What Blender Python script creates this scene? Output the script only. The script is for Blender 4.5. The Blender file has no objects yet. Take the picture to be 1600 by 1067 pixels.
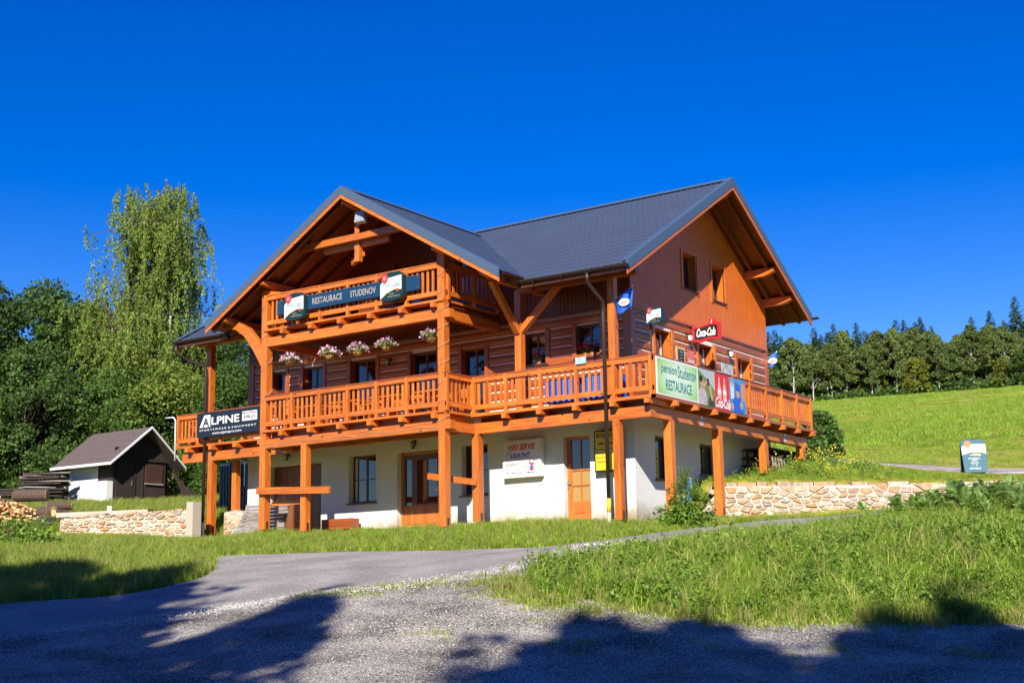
import bpy, math, random
import numpy as np
from mathutils import Vector, Matrix, noise as mnoise
PI = math.pi
R = math.radians
SC = bpy.context.scene
COL = SC.collection

# ------------------------------------------------------------------ camera
f_ = Vector((-0.56237251, 0.80771575, 0.17700967)); r_ = Vector((0.81882288, 0.57379884, -0.01685155)); u_ = r_.cross(f_)
cd = bpy.data.cameras.new('camera'); cam = bpy.data.objects.new('camera', cd); COL.objects.link(cam)
cam.matrix_world = Matrix(((r_.x, u_.x, -f_.x, 16.122), (r_.y, u_.y, -f_.y, -29.563), (r_.z, u_.z, -f_.z, -1.761), (0, 0, 0, 1)))
cd.sensor_width = 36; cd.lens = 36*2060.5/1600
cd.shift_x = (800-796.73)/1600; cd.shift_y = (552.82-533.5)/1600
cd.clip_end = 3000; cd.clip_start = .1
SC.camera = cam

# ------------------------------------------------------------------ sky and sun
SUN = Vector((.52, -1, .72)).normalized()
EL = math.asin(SUN.z); AZ = math.atan2(SUN.x, SUN.y)
W = bpy.data.worlds.new('World'); SC.world = W; W.use_nodes = True
nt = W.node_tree; bgn = nt.nodes['Background']
sk = nt.nodes.new('ShaderNodeTexSky'); sk.sky_type = 'NISHITA'; sk.sun_disc = False
sk.sun_elevation = EL; sk.sun_rotation = AZ
sk.air_density = 1.15; sk.dust_density = 0.05; sk.ozone_density = 4.5; sk.altitude = 600
hs = nt.nodes.new('ShaderNodeHueSaturation'); hs.inputs['Saturation'].default_value = 1.45; hs.inputs['Hue'].default_value = .527
nt.links.new(sk.outputs[0], hs.inputs['Color']); nt.links.new(hs.outputs[0], bgn.inputs[0])
bgn.inputs[1].default_value = 0.092
ld = bpy.data.lights.new('sun', 'SUN'); ld.energy = 5.0; ld.angle = R(.5); ld.color = (1, .93, .82)
so = bpy.data.objects.new('sun', ld); COL.objects.link(so); so.rotation_euler = SUN.to_track_quat('Z', 'Y').to_euler()
so.location = (20, -40, 40)
SC.view_settings.view_transform = 'Standard'; SC.view_settings.look = 'None'
SC.view_settings.exposure = 0.66; SC.view_settings.gamma = 1; SC.view_settings.use_curve_mapping = False
SC.render.engine = 'CYCLES'
SC.cycles.max_bounces = 6; SC.cycles.transparent_max_bounces = 8

# ------------------------------------------------------------------ materials
def newmat(name):
    m = bpy.data.materials.new(name); m.use_nodes = True
    return m, m.node_tree.nodes, m.node_tree.links, m.node_tree.nodes['Principled BSDF']
def plain(name, col, rough=.6, metal=0, var=.06, scale=12, bump=0, spec=.5, coat=0):
    m, n, l, b = newmat(name)
    tc = n.new('ShaderNodeTexCoord'); no = n.new('ShaderNodeTexNoise'); no.inputs['Scale'].default_value = scale; no.inputs['Detail'].default_value = 6
    l.new(tc.outputs['Object'], no.inputs['Vector'])
    mx = n.new('ShaderNodeMix'); mx.data_type = 'RGBA'
    mx.inputs[6].default_value = [max(0, c*(1-var*2)) for c in col[:3]]+[1]; mx.inputs[7].default_value = [min(1, c*(1+var*2)) for c in col[:3]]+[1]
    l.new(no.outputs[0], mx.inputs[0]); l.new(mx.outputs[2], b.inputs['Base Color'])
    b.inputs['Roughness'].default_value = rough; b.inputs['Metallic'].default_value = metal
    b.inputs['Specular IOR Level'].default_value = spec; b.inputs['Coat Weight'].default_value = coat
    if bump:
        bp = n.new('ShaderNodeBump'); bp.inputs['Strength'].default_value = bump; bp.inputs['Distance'].default_value = .02
        l.new(no.outputs[0], bp.inputs['Height']); l.new(bp.outputs[0], b.inputs['Normal'])
    return m
def wood(name, c1, c2, axis, rough=.42, coat=.25, scale=1.0, knots=True, tone=.35):
    """stained timber with grain running along axis (0,1,2) of object space; tone varies from piece to piece"""
    m, n, l, b = newmat(name)
    tc = n.new('ShaderNodeTexCoord'); mp = n.new('ShaderNodeMapping'); oi = n.new('ShaderNodeObjectInfo')
    s = [22*scale]*3; s[axis] = 1.6*scale; mp.inputs['Scale'].default_value = s
    ad = n.new('ShaderNodeVectorMath'); ad.operation = 'ADD'
    cb = n.new('ShaderNodeVectorMath'); cb.operation = 'SCALE'; cb.inputs[0].default_value = (13, 17, 19)
    l.new(oi.outputs['Random'], cb.inputs['Scale']); l.new(tc.outputs['Object'], ad.inputs[0]); l.new(cb.outputs[0], ad.inputs[1]); l.new(ad.outputs[0], mp.inputs[0])
    no = n.new('ShaderNodeTexNoise'); no.inputs['Scale'].default_value = 1; no.inputs['Detail'].default_value = 5; no.inputs['Distortion'].default_value = .6
    l.new(mp.outputs[0], no.inputs['Vector'])
    cr = n.new('ShaderNodeValToRGB'); cr.color_ramp.elements[0].position = .3; cr.color_ramp.elements[1].position = .7
    cr.color_ramp.elements[0].color = (*c2, 1); cr.color_ramp.elements[1].color = (*c1, 1)
    l.new(no.outputs[0], cr.inputs[0])
    # piece to piece tone, plus broad patches
    n2 = n.new('ShaderNodeTexNoise'); n2.inputs['Scale'].default_value = 1.3; l.new(ad.outputs[0], n2.inputs['Vector'])
    a1 = n.new('ShaderNodeMath'); a1.operation = 'MULTIPLY_ADD'; a1.inputs[1].default_value = tone; a1.inputs[2].default_value = 1-tone*.75
    l.new(oi.outputs['Random'], a1.inputs[0])
    a2 = n.new('ShaderNodeMath'); a2.operation = 'MULTIPLY_ADD'; a2.inputs[1].default_value = .35; l.new(n2.outputs[0], a2.inputs[0]); l.new(a1.outputs[0], a2.inputs[2])
    hv = n.new('ShaderNodeHueSaturation'); l.new(cr.outputs[0], hv.inputs['Color']); l.new(a2.outputs[0], hv.inputs['Value'])
    out = hv.outputs[0]
    if knots:
        vo = n.new('ShaderNodeTexVoronoi'); vo.inputs['Scale'].default_value = 1
        mp2 = n.new('ShaderNodeMapping'); s2 = [4.2]*3; s2[axis] = 1.9; mp2.inputs['Scale'].default_value = s2
        l.new(ad.outputs[0], mp2.inputs[0]); l.new(mp2.outputs[0], vo.inputs['Vector'])
        k = n.new('ShaderNodeMapRange'); k.inputs[1].default_value = .05; k.inputs[2].default_value = .13; l.new(vo.outputs['Distance'], k.inputs[0])
        mx = n.new('ShaderNodeMix'); mx.data_type = 'RGBA'; mx.inputs[6].default_value = (c2[0]*.35, c2[1]*.3, c2[2]*.3, 1)
        l.new(k.outputs[0], mx.inputs[0]); l.new(out, mx.inputs[7]); out = mx.outputs[2]
    l.new(out, b.inputs['Base Color'])
    bp = n.new('ShaderNodeBump'); bp.inputs['Strength'].default_value = .25; bp.inputs['Distance'].default_value = .01
    l.new(no.outputs[0], bp.inputs['Height']); l.new(bp.outputs[0], b.inputs['Normal'])
    b.inputs['Roughness'].default_value = rough; b.inputs['Coat Weight'].default_value = coat; b.inputs['Coat Roughness'].default_value = .3
    return m
OR1, OR2 = (.68, .19, .022), (.40, .088, .011)
BR1, BR2 = (.40, .098, .020), (.27, .056, .012)
M = {}
for i, a in enumerate('xyz'):
    M['rail_'+a] = wood('honey stained larch '+a, OR1, OR2, i)
    M['log_'+a] = wood('brown stained log '+a, BR1, BR2, i, rough=.38, coat=.4)
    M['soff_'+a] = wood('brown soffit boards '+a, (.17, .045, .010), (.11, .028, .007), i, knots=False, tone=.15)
    M['grey_'+a] = wood('weathered grey board '+a, (.34, .31, .29), (.17, .15, .135), i, rough=.85, coat=0, knots=False, tone=.5)
    M['dark_'+a] = wood('dark creosoted board '+a, (.045, .028, .024), (.028, .017, .015), i, rough=.75, coat=0, knots=False, tone=.4)
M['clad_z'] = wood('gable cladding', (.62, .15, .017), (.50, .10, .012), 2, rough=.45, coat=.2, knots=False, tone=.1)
M['frame'] = wood('dark window frame', (.13, .04, .017), (.09, .026, .011), 2, knots=False)
M['doorw'] = wood('orange door wood', (.55, .17, .03), (.42, .11, .018), 2, knots=False)
M['white'] = plain('white render', (.76, .755, .74), .9, var=.02, scale=3, bump=.15)
def add_splash(m, z0, z1, col):      # damp and splashed earth along the foot of the wall
    n = m.node_tree.nodes; l = m.node_tree.links; b = n['Principled BSDF']; src = b.inputs['Base Color'].links[0].from_socket
    tc = n.new('ShaderNodeTexCoord'); sp = n.new('ShaderNodeSeparateXYZ'); l.new(tc.outputs['Object'], sp.inputs[0])
    no = n.new('ShaderNodeTexNoise'); no.inputs['Scale'].default_value = 2.6; no.inputs['Detail'].default_value = 9; no.inputs['Roughness'].default_value = .7; l.new(tc.outputs['Object'], no.inputs['Vector'])
    mr = n.new('ShaderNodeMapRange'); mr.inputs[1].default_value = z0; mr.inputs[2].default_value = z1; mr.inputs[3].default_value = .62; mr.inputs[4].default_value = 0; l.new(sp.outputs[2], mr.inputs[0])
    ad = n.new('ShaderNodeMath'); ad.operation = 'ADD'; l.new(mr.outputs[0], ad.inputs[0]); l.new(no.outputs[0], ad.inputs[1])
    m2 = n.new('ShaderNodeMapRange'); m2.inputs[1].default_value = .62; m2.inputs[2].default_value = 1.1; l.new(ad.outputs[0], m2.inputs[0])
    mx = n.new('ShaderNodeMix'); mx.data_type = 'RGBA'; mx.inputs[7].default_value = (*col, 1); l.new(m2.outputs[0], mx.inputs[0]); l.new(src, mx.inputs[6]); l.new(mx.outputs[2], b.inputs['Base Color'])
add_splash(M['white'], .05, .75, (.36, .29, .2))
M['offwhite'] = plain('off white paint', (.78, .78, .76), .6, var=.03)
M['chink'] = plain('white chinking', (.78, .76, .73), .9)
M['roof'] = plain('slate blue roof metal', (.052, .068, .110), .42, var=.08, scale=.8, spec=.6)
M['flash'] = plain('grey blue flashing', (.07, .11, .17), .35, spec=.6)
M['brownmetal'] = plain('brown gutter metal', (.05, .03, .028), .35, metal=.3)
M['black'] = plain('black paint', (.012, .012, .014), .5)
M['steel'] = plain('steel', (.45, .45, .47), .35, metal=.8)
M['glass'] = plain('window pane', (.006, .009, .014), .03, var=0, spec=1.0, coat=1)
M['curtain'] = plain('white curtain', (.6, .6, .62), .9)
M['navy'] = plain('navy sign board', (.008, .045, .105), .4, var=.03)
M['navy2'] = plain('black navy banner', (.008, .016, .032), .5)
M['green_badge'] = plain('dark green sign casing', (.008, .035, .04), .35)
M['red'] = plain('red sign paint', (.72, .035, .03), .45)
M['redc'] = plain('red sign frame', (.68, .02, .03), .4)
M['signwhite'] = plain('sign white', (.82, .82, .80), .5, var=.02)
M['gold'] = plain('gold lettering', (.55, .42, .18), .5)
M['tan_letter'] = plain('beige lettering', (.42, .36, .30), .6)
M['blue'] = plain('bright blue', (.02, .13, .62), .6, var=.15)
M['lightblue'] = plain('light blue', (.25, .48, .8), .6, var=.2)
M['teal'] = plain('teal lettering', (.01, .22, .22), .6)
M['yellow'] = plain('yellow sign', (.82, .58, .02), .5, var=.03)
M['skin'] = plain('printed skin tone', (.6, .33, .2), .7)
M['pgreen'] = plain('printed meadow green', (.16, .24, .08), .7)
M['concrete'] = plain('pale concrete', (.48, .42, .34), .9, bump=.4, scale=20, var=.12)
M['mortar'] = plain('pale mortar', (.62, .57, .50), .95, bump=.6, scale=18, var=.1)
M['floor'] = plain('grey slab', (.3, .3, .3), .9)
M['cord'] = plain('cream cable', (.42, .33, .26), .6)
M['coir'] = plain('coir basket', (.42, .24, .06), .95, var=.25, scale=40, bump=.8)
M['terracotta'] = plain('terracotta', (.45, .16, .06), .8)
M['felt'] = plain('brown roofing felt', (.115, .085, .082), .9, var=.12, scale=6, bump=.3)
M['cutwood'] = plain('fresh cut wood', (.68, .42, .2), .85, var=.2, scale=25)
M['bark'] = plain('brown bark', (.10, .065, .045), .95, var=.35, scale=18, bump=1)
M['beige_glass'] = plain('door lower panes with beige blind', (.42, .25, .07), .2, spec=.8)
def mk_green_banner():
    m, n, l, b = newmat('green gradient banner')
    tc = n.new('ShaderNodeTexCoord'); no = n.new('ShaderNodeTexNoise'); no.inputs['Scale'].default_value = 1.1
    l.new(tc.outputs['Object'], no.inputs['Vector'])
    gr = n.new('ShaderNodeTexGradient'); gr.gradient_type = 'SPHERICAL'
    mp = n.new('ShaderNodeMapping'); mp.inputs['Location'].default_value = (0, -1.17*.7, -3.65*1.3); mp.inputs['Scale'].default_value = (0, .7, 1.3)
    l.new(tc.outputs['Object'], mp.inputs[0]); l.new(mp.outputs[0], gr.inputs[0])
    cr = n.new('ShaderNodeValToRGB'); cr.color_ramp.elements[0].color = (.26, .58, .10, 1); cr.color_ramp.elements[1].color = (.68, .82, .66, 1)
    cr.color_ramp.elements[0].position = .05; cr.color_ramp.elements[1].position = .6
    l.new(gr.outputs[0], cr.inputs[0]); l.new(cr.outputs[0], b.inputs['Base Color']); b.inputs['Roughness'].default_value = .5
    return m
M['gbanner'] = mk_green_banner()
def stone_mat(name, ramp):
    m, n, l, b = newmat(name)
    oi = n.new('ShaderNodeObjectInfo'); cr = n.new('ShaderNodeValToRGB'); cr.color_ramp.interpolation = 'LINEAR'
    e = cr.color_ramp.elements; e[0].position = 0; e[0].color = (*ramp[0], 1); e[1].position = 1; e[1].color = (*ramp[-1], 1)
    for i in range(1, len(ramp)-1):
        q = e.new(i/(len(ramp)-1)); q.color = (*ramp[i], 1)
    l.new(oi.outputs['Random'], cr.inputs[0])
    tc = n.new('ShaderNodeTexCoord'); no = n.new('ShaderNodeTexNoise'); no.inputs['Scale'].default_value = 7; no.inputs['Detail'].default_value = 8
    l.new(tc.outputs['Object'], no.inputs['Vector'])
    mr = n.new('ShaderNodeMapRange'); mr.inputs[1].default_value = .3; mr.inputs[2].default_value = .7; mr.inputs[3].default_value = .62; mr.inputs[4].default_value = 1.2
    l.new(no.outputs[0], mr.inputs[0])
    hv = n.new('ShaderNodeHueSaturation'); l.new(cr.outputs[0], hv.inputs['Color']); l.new(mr.outputs[0], hv.inputs['Value']); l.new(hv.outputs[0], b.inputs['Base Color'])
    bp = n.new('ShaderNodeBump'); bp.inputs['Strength'].default_value = .7; bp.inputs['Distance'].default_value = .03; l.new(no.outputs[0], bp.inputs['Height']); l.new(bp.outputs[0], b.inputs['Normal'])
    b.inputs['Roughness'].default_value = .9
    return m
M['stone'] = stone_mat('tan field stone', [(.56, .46, .32), (.48, .27, .13), (.60, .52, .40), (.42, .33, .25), (.55, .38, .22), (.50, .24, .12), (.62, .55, .44), (.38, .27, .2), (.58, .44, .28)])
def leafmat(name, cols, trans=.35, rough=.55, gloss=.3):
    """foliage: each leaf takes its own tone; thin leaves let light through"""
    m, n, l, b = newmat(name)
    ge = n.new('ShaderNodeNewGeometry'); oi = n.new('ShaderNodeObjectInfo'); cr = n.new('ShaderNodeValToRGB')
    e = cr.color_ramp.elements; e[0].color = (*cols[0], 1); e[1].color = (*cols[-1], 1)
    for i in range(1, len(cols)-1):
        q = e.new(i/(len(cols)-1)); q.color = (*cols[i], 1)
    l.new(ge.outputs['Random Per Island'], cr.inputs[0])
    tc = n.new('ShaderNodeTexCoord'); no = n.new('ShaderNodeTexNoise'); no.inputs['Scale'].default_value = .7
    l.new(tc.outputs['Object'], no.inputs['Vector'])
    mr = n.new('ShaderNodeMapRange'); mr.inputs[1].default_value = .3; mr.inputs[2].default_value = .7; mr.inputs[3].default_value = .75; mr.inputs[4].default_value = 1.25
    l.new(no.outputs[0], mr.inputs[0])
    r2 = n.new('ShaderNodeMath'); r2.operation = 'MULTIPLY_ADD'; r2.inputs[1].default_value = .5; r2.inputs[2].default_value = .75; l.new(oi.outputs['Random'], r2.inputs[0])
    mu = n.new('ShaderNodeMath'); mu.operation = 'MULTIPLY'; l.new(mr.outputs[0], mu.inputs[0]); l.new(r2.outputs[0], mu.inputs[1])
    hv = n.new('ShaderNodeHueSaturation'); l.new(cr.outputs[0], hv.inputs['Color']); l.new(mu.outputs[0], hv.inputs['Value'])
    l.new(hv.outputs[0], b.inputs['Base Color']); b.inputs['Roughness'].default_value = rough; b.inputs['Specular IOR Level'].default_value = gloss
    tr = n.new('ShaderNodeBsdfTranslucent'); hy = n.new('ShaderNodeHueSaturation'); hy.inputs['Hue'].default_value = .48; hy.inputs['Value'].default_value = 1.3
    l.new(hv.outputs[0], hy.inputs['Color']); l.new(hy.outputs[0], tr.inputs[0])
    ms = n.new('ShaderNodeMixShader'); ms.inputs[0].default_value = trans
    l.new(b.outputs[0], ms.inputs[1]); l.new(tr.outputs[0], ms.inputs[2]); l.new(ms.outputs[0], n['Material Output'].inputs[0])
    return m
M['birchleaf'] = leafmat('birch leaves', [(.09, .16, .026), (.16, .24, .042), (.21, .29, .05), (.11, .18, .032), (.36, .34, .05)])
M['darkleaf'] = leafmat('broadleaf leaves', [(.04, .095, .02), (.075, .15, .028), (.12, .19, .04), (.05, .11, .022)])
M['midleaf'] = leafmat('bush leaves', [(.045, .105, .018), (.08, .16, .028), (.12, .20, .035), (.06, .12, .022)])
M['spruceleaf'] = leafmat('spruce needles', [(.03, .075, .03), (.05, .10, .035), (.07, .13, .045)], trans=.1)
M['forestleaf'] = leafmat('forest edge leaves', [(.10, .165, .045), (.155, .21, .055), (.20, .24, .065), (.12, .18, .045)])  # tones lightened slightly to paint in distance haze
M['yellowleaf'] = leafmat('yellowing leaves', [(.16, .19, .02), (.24, .24, .03), (.12, .17, .025)])
M['shrubleaf'] = leafmat('shrub leaves', [(.09, .20, .025), (.17, .30, .035), (.23, .36, .05), (.12, .23, .035)])
M['bigleaf'] = leafmat('broad weed leaves', [(.25, .42, .10), (.36, .54, .16), (.44, .6, .2), (.28, .44, .11)], trans=.45, gloss=.5)
M['grass'] = leafmat('meadow grass', [(.15, .29, .02), (.24, .41, .03), (.34, .47, .05), (.18, .34, .025), (.48, .45, .12)], trans=.35)
M['drygrass'] = leafmat('drier grass', [(.22, .28, .05), (.33, .35, .08), (.44, .40, .14), (.18, .27, .04)], trans=.3)
M['petal'] = leafmat('pink petals', [(.75, .32, .55), (.82, .55, .7), (.6, .2, .42), (.85, .75, .8)], trans=.2)
M['redpetal'] = leafmat('red petals', [(.75, .03, .05), (.8, .1, .15), (.6, .02, .04)], trans=.2)
M['yellowpetal'] = leafmat('yellow petals', [(.85, .62, .03), (.8, .7, .1)], trans=.2)
def mk_birchbark():
    m, n, l, b = newmat('birch bark')
    tc = n.new('ShaderNodeTexCoord'); mp = n.new('ShaderNodeMapping'); mp.inputs['Scale'].default_value = (3, 3, 7); l.new(tc.outputs['Object'], mp.inputs[0])
    no = n.new('ShaderNodeTexNoise'); no.inputs['Scale'].default_value = 1; no.inputs['Detail'].default_value = 5; l.new(mp.outputs[0], no.inputs['Vector'])
    cr = n.new('ShaderNodeValToRGB'); cr.color_ramp.elements[0].position = .38; cr.color_ramp.elements[1].position = .47
    cr.color_ramp.elements[0].color = (.04, .035, .03, 1); cr.color_ramp.elements[1].color = (.62, .58, .52, 1)
    l.new(no.outputs[0], cr.inputs[0]); l.new(cr.outputs[0], b.inputs['Base Color']); b.inputs['Roughness'].default_value = .8
    return m
M['birchbark'] = mk_birchbark()
def mk_ground():
    m, n, l, b = newmat('meadow ground')
    tc = n.new('ShaderNodeTexCoord')
    n1 = n.new('ShaderNodeTexNoise'); n1.inputs['Scale'].default_value = .09; n1.inputs['Detail'].default_value = 9; n1.inputs['Roughness'].default_value = .62
    n2 = n.new('ShaderNodeTexNoise'); n2.inputs['Scale'].default_value = 2.5; n2.inputs['Detail'].default_value = 8; n2.inputs['Roughness'].default_value = .75
    mp = n.new('ShaderNodeMapping'); mp.inputs['Rotation'].default_value = (0, 0, R(35)); mp.inputs['Scale'].default_value = (.5, 2.2, 1)
    l.new(tc.outputs['Object'], mp.inputs[0]); l.new(mp.outputs[0], n1.inputs['Vector']); l.new(tc.outputs['Object'], n2.inputs['Vector'])
    cr = n.new('ShaderNodeValToRGB'); e = cr.color_ramp.elements
    e[0].position = .30; e[0].color = (.22, .27, .03, 1); e[1].position = .74; e[1].color = (.50, .45, .13, 1)
    for p_, c_ in ((.42, (.30, .335, .038, 1)), (.52, (.40, .405, .055, 1)), (.62, (.46, .44, .09, 1))):
        q = e.new(p_); q.color = c_
    l.new(n1.outputs[0], cr.inputs[0])
    mr = n.new('ShaderNodeMapRange'); mr.inputs[1].default_value = .3; mr.inputs[2].default_value = .7; mr.inputs[3].default_value = .5; mr.inputs[4].default_value = 1.3
    l.new(n2.outputs[0], mr.inputs[0])
    n3 = n.new('ShaderNodeTexNoise'); n3.inputs['Scale'].default_value = .22; n3.inputs['Detail'].default_value = 10; n3.inputs['Roughness'].default_value = .75; l.new(mp.outputs[0], n3.inputs['Vector'])
    m3 = n.new('ShaderNodeMapRange'); m3.inputs[1].default_value = .35; m3.inputs[2].default_value = .65; m3.inputs[3].default_value = .6; m3.inputs[4].default_value = 1.2; l.new(n3.outputs[0], m3.inputs[0])
    mm = n.new('ShaderNodeMath'); mm.operation = 'MULTIPLY'; l.new(mr.outputs[0], mm.inputs[0]); l.new(m3.outputs[0], mm.inputs[1])
    n4 = n.new('ShaderNodeTexNoise'); n4.inputs['Scale'].default_value = .05; n4.inputs['Detail'].default_value = 6; l.new(mp.outputs[0], n4.inputs['Vector'])
    m4 = n.new('ShaderNodeMapRange'); m4.inputs[1].default_value = .58; m4.inputs[2].default_value = .66; l.new(n4.outputs[0], m4.inputs[0])
    mb_ = n.new('ShaderNodeMix'); mb_.data_type = 'RGBA'; mb_.inputs[7].default_value = (.34, .27, .11, 1); l.new(m4.outputs[0], mb_.inputs[0]); l.new(cr.outputs[0], mb_.inputs[6])
    hv = n.new('ShaderNodeHueSaturation'); l.new(mb_.outputs[2], hv.inputs['Color']); l.new(mm.outputs[0], hv.inputs['Value']); l.new(hv.outputs[0], b.inputs['Base Color'])
    bp = n.new('ShaderNodeBump'); bp.inputs['Strength'].default_value = 1; bp.inputs['Distance'].default_value = .25; l.new(n2.outputs[0], bp.inputs['Height']); l.new(bp.outputs[0], b.inputs['Normal'])
    b.inputs['Roughness'].default_value = .95; b.inputs['Specular IOR Level'].default_value = .1
    return m
M['ground'] = mk_ground()
def mk_road(name, base, chip, chips, scale=55, patch=.6, bump=.5):
    m, n, l, b = newmat(name)
    tc = n.new('ShaderNodeTexCoord')
    vo = n.new('ShaderNodeTexVoronoi'); vo.inputs['Scale'].default_value = scale; l.new(tc.outputs['Object'], vo.inputs['Vector'])
    n1 = n.new('ShaderNodeTexNoise'); n1.inputs['Scale'].default_value = .8; n1.inputs['Detail'].default_value = 7; l.new(tc.outputs['Object'], n1.inputs['Vector'])
    n2 = n.new('ShaderNodeTexNoise'); n2.inputs['Scale'].default_value = 30; n2.inputs['Detail'].default_value = 4; l.new(tc.outputs['Object'], n2.inputs['Vector'])
    # chips: random cells picked, denser where the broad noise is high
    sx = n.new('ShaderNodeSeparateColor'); l.new(vo.outputs['Color'], sx.inputs[0])
    th = n.new('ShaderNodeMapRange'); th.inputs[1].default_value = .35; th.inputs[2].default_value = .68; th.inputs[3].default_value = 1-chips*.3; th.inputs[4].default_value = 1-chips
    l.new(n1.outputs[0], th.inputs[0])
    gt = n.new('ShaderNodeMath'); gt.operation = 'GREATER_THAN'; l.new(sx.outputs[0], gt.inputs[0]); l.new(th.outputs[0], gt.inputs[1])
    mr = n.new('ShaderNodeMapRange'); mr.inputs[1].default_value = .3; mr.inputs[2].default_value = .7; mr.inputs[3].default_value = patch; mr.inputs[4].default_value = 1.25; l.new(n1.outputs[0], mr.inputs[0])
    mr2 = n.new('ShaderNodeMapRange'); mr2.inputs[1].default_value = .3; mr2.inputs[2].default_value = .7; mr2.inputs[3].default_value = .75; mr2.inputs[4].default_value = 1.2; l.new(n2.outputs[0], mr2.inputs[0])
    mu = n.new('ShaderNodeMath'); mu.operation = 'MULTIPLY'; l.new(mr.outputs[0], mu.inputs[0]); l.new(mr2.outputs[0], mu.inputs[1])
    hv = n.new('ShaderNodeHueSaturation'); hv.inputs['Color'].default_value = (*base, 1); l.new(mu.outputs[0], hv.inputs['Value'])
    mx = n.new('ShaderNodeMix'); mx.data_type = 'RGBA'; l.new(gt.outputs[0], mx.inputs[0]); l.new(hv.outputs[0], mx.inputs[6]); mx.inputs[7].default_value = (*chip, 1)
    l.new(mx.outputs[2], b.inputs['Base Color']); b.inputs['Roughness'].default_value = .92; b.inputs['Specular IOR Level'].default_value = .2
    bp = n.new('ShaderNodeBump'); bp.inputs['Strength'].default_value = bump; bp.inputs['Distance'].default_value = .02
    l.new(vo.outputs['Distance'], bp.inputs['Height']); l.new(bp.outputs[0], b.inputs['Normal'])
    return m
M['asphalt'] = mk_road('weathered asphalt', (.27, .248, .235), (.55, .52, .48), .06, 45, .85, .3)
M['gravel'] = mk_road('loose gravel', (.17, .15, .13), (.70, .64, .57), .5, 75, .6, .8)
M['path'] = mk_road('pale track', (.34, .29, .27), (.55, .5, .47), .25, 30)
M['chipstone'] = plain('pale stone chips', (.66, .62, .6), .9, var=.15)

# ------------------------------------------------------------------ mesh helpers
class MB:
    def __init__(s): s.v = []; s.f = []; s.m = []
    def quadbox(s, c8, mi=0):
        k = len(s.v); s.v += [tuple(p) for p in c8]
        for f in ((0, 3, 2, 1), (4, 5, 6, 7), (0, 1, 5, 4), (1, 2, 6, 5), (2, 3, 7, 6), (3, 0, 4, 7)): s.f.append(tuple(k+i for i in f)); s.m.append(mi)
        return s
    def box(s, x0, x1, y0, y1, z0, z1, mi=0):
        return s.quadbox([(x0, y0, z0), (x1, y0, z0), (x1, y1, z0), (x0, y1, z0), (x0, y0, z1), (x1, y0, z1), (x1, y1, z1), (x0, y1, z1)], mi)
    def beam(s, a, b, w, h, up=(0, 0, 1), mi=0):
        a = Vector(a); b = Vector(b); d = (b-a).normalized(); sd = d.cross(Vector(up)).normalized(); uu = sd.cross(d)
        sd *= w/2; uu *= h/2
        return s.quadbox([a-sd-uu, a+sd-uu, b+sd-uu, b-sd-uu, a-sd+uu, a+sd+uu, b+sd+uu, b-sd+uu], mi)
    def prism(s, pts, vec, mi=0):
        k = len(s.v); n = len(pts); vec = Vector(vec)
        s.v += [tuple(p) for p in pts]+[tuple(Vector(p)+vec) for p in pts]
        s.f.append(tuple(range(k+n-1, k-1, -1))); s.f.append(tuple(range(k+n, k+2*n)))
        for i in range(n):
            j = (i+1) % n; s.f.append((k+i, k+j, k+n+j, k+n+i))
        s.m += [mi]*(n+2); return s
    def poly(s, pts, mi=0):
        k = len(s.v); s.v += [tuple(p) for p in pts]; s.f.append(tuple(range(k, k+len(pts)))); s.m.append(mi); return s
    def tube(s, pts, r, n=8, mi=0, taper=None):
        k0 = len(s.v); P = [Vector(p) for p in pts]; prev = None
        for i, p in enumerate(P):
            d = (P[min(i+1, len(P)-1)]-P[max(i-1, 0)]).normalized()
            if prev is None:
                a = d.cross(Vector((0, 0, 1)))
                if a.length < .05: a = d.cross(Vector((1, 0, 0)))
            else: a = prev-d*prev.dot(d)
            a.normalize(); prev = a; b = d.cross(a); rr = r if taper is None else taper[i]
            for j in range(n):
                t = 2*PI*j/n; s.v.append(tuple(p+a*(math.cos(t)*rr)+b*(math.sin(t)*rr)))
        for i in range(len(P)-1):
            for j in range(n):
                j2 = (j+1) % n; s.f.append((k0+i*n+j, k0+i*n+j2, k0+(i+1)*n+j2, k0+(i+1)*n+j)); s.m.append(mi)
        s.f.append(tuple(k0+j for j in range(n-1, -1, -1))); s.f.append(tuple(k0+(len(P)-1)*n+j for j in range(n))); s.m += [mi, mi]
        return s
    def ball(s, c, rx, ry, rz, nu=10, nv=6, mi=0, half=None):
        k = len(s.v)
        for i in range(nv+1):
            ph = -PI/2+PI*i/nv
            if half == 'low': ph = -PI/2+PI/2*i/nv
            for j in range(nu):
                th = 2*PI*j/nu; s.v.append((c[0]+rx*math.cos(ph)*math.cos(th), c[1]+ry*math.cos(ph)*math.sin(th), c[2]+rz*math.sin(ph)))
        for i in range(nv):
            for j in range(nu):
                j2 = (j+1) % nu; s.f.append((k+i*nu+j, k+i*nu+j2, k+(i+1)*nu+j2, k+(i+1)*nu+j)); s.m.append(mi)
        return s
    def mesh(s, name, mats, smooth=False):
        me = bpy.data.meshes.new(name); me.from_pydata(s.v, [], s.f)
        if not isinstance(mats, (list, tuple)): mats = [mats]
        for m in mats: me.materials.append(m)
        if len(mats) > 1: me.polygons.foreach_set('material_index', s.m)
        if smooth: me.polygons.foreach_set('use_smooth', [True]*len(s.f))
        me.update(); return me
    def build(s, name, mats, parent=None, smooth=False, stuff=False, label=None):
        o = bpy.data.objects.new(name, s.mesh(name, mats, smooth)); COL.objects.link(o)
        if parent is not None: o.parent = parent
        if stuff: o['kind'] = 'stuff'
        if label: o['label'] = label
        return o
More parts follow.
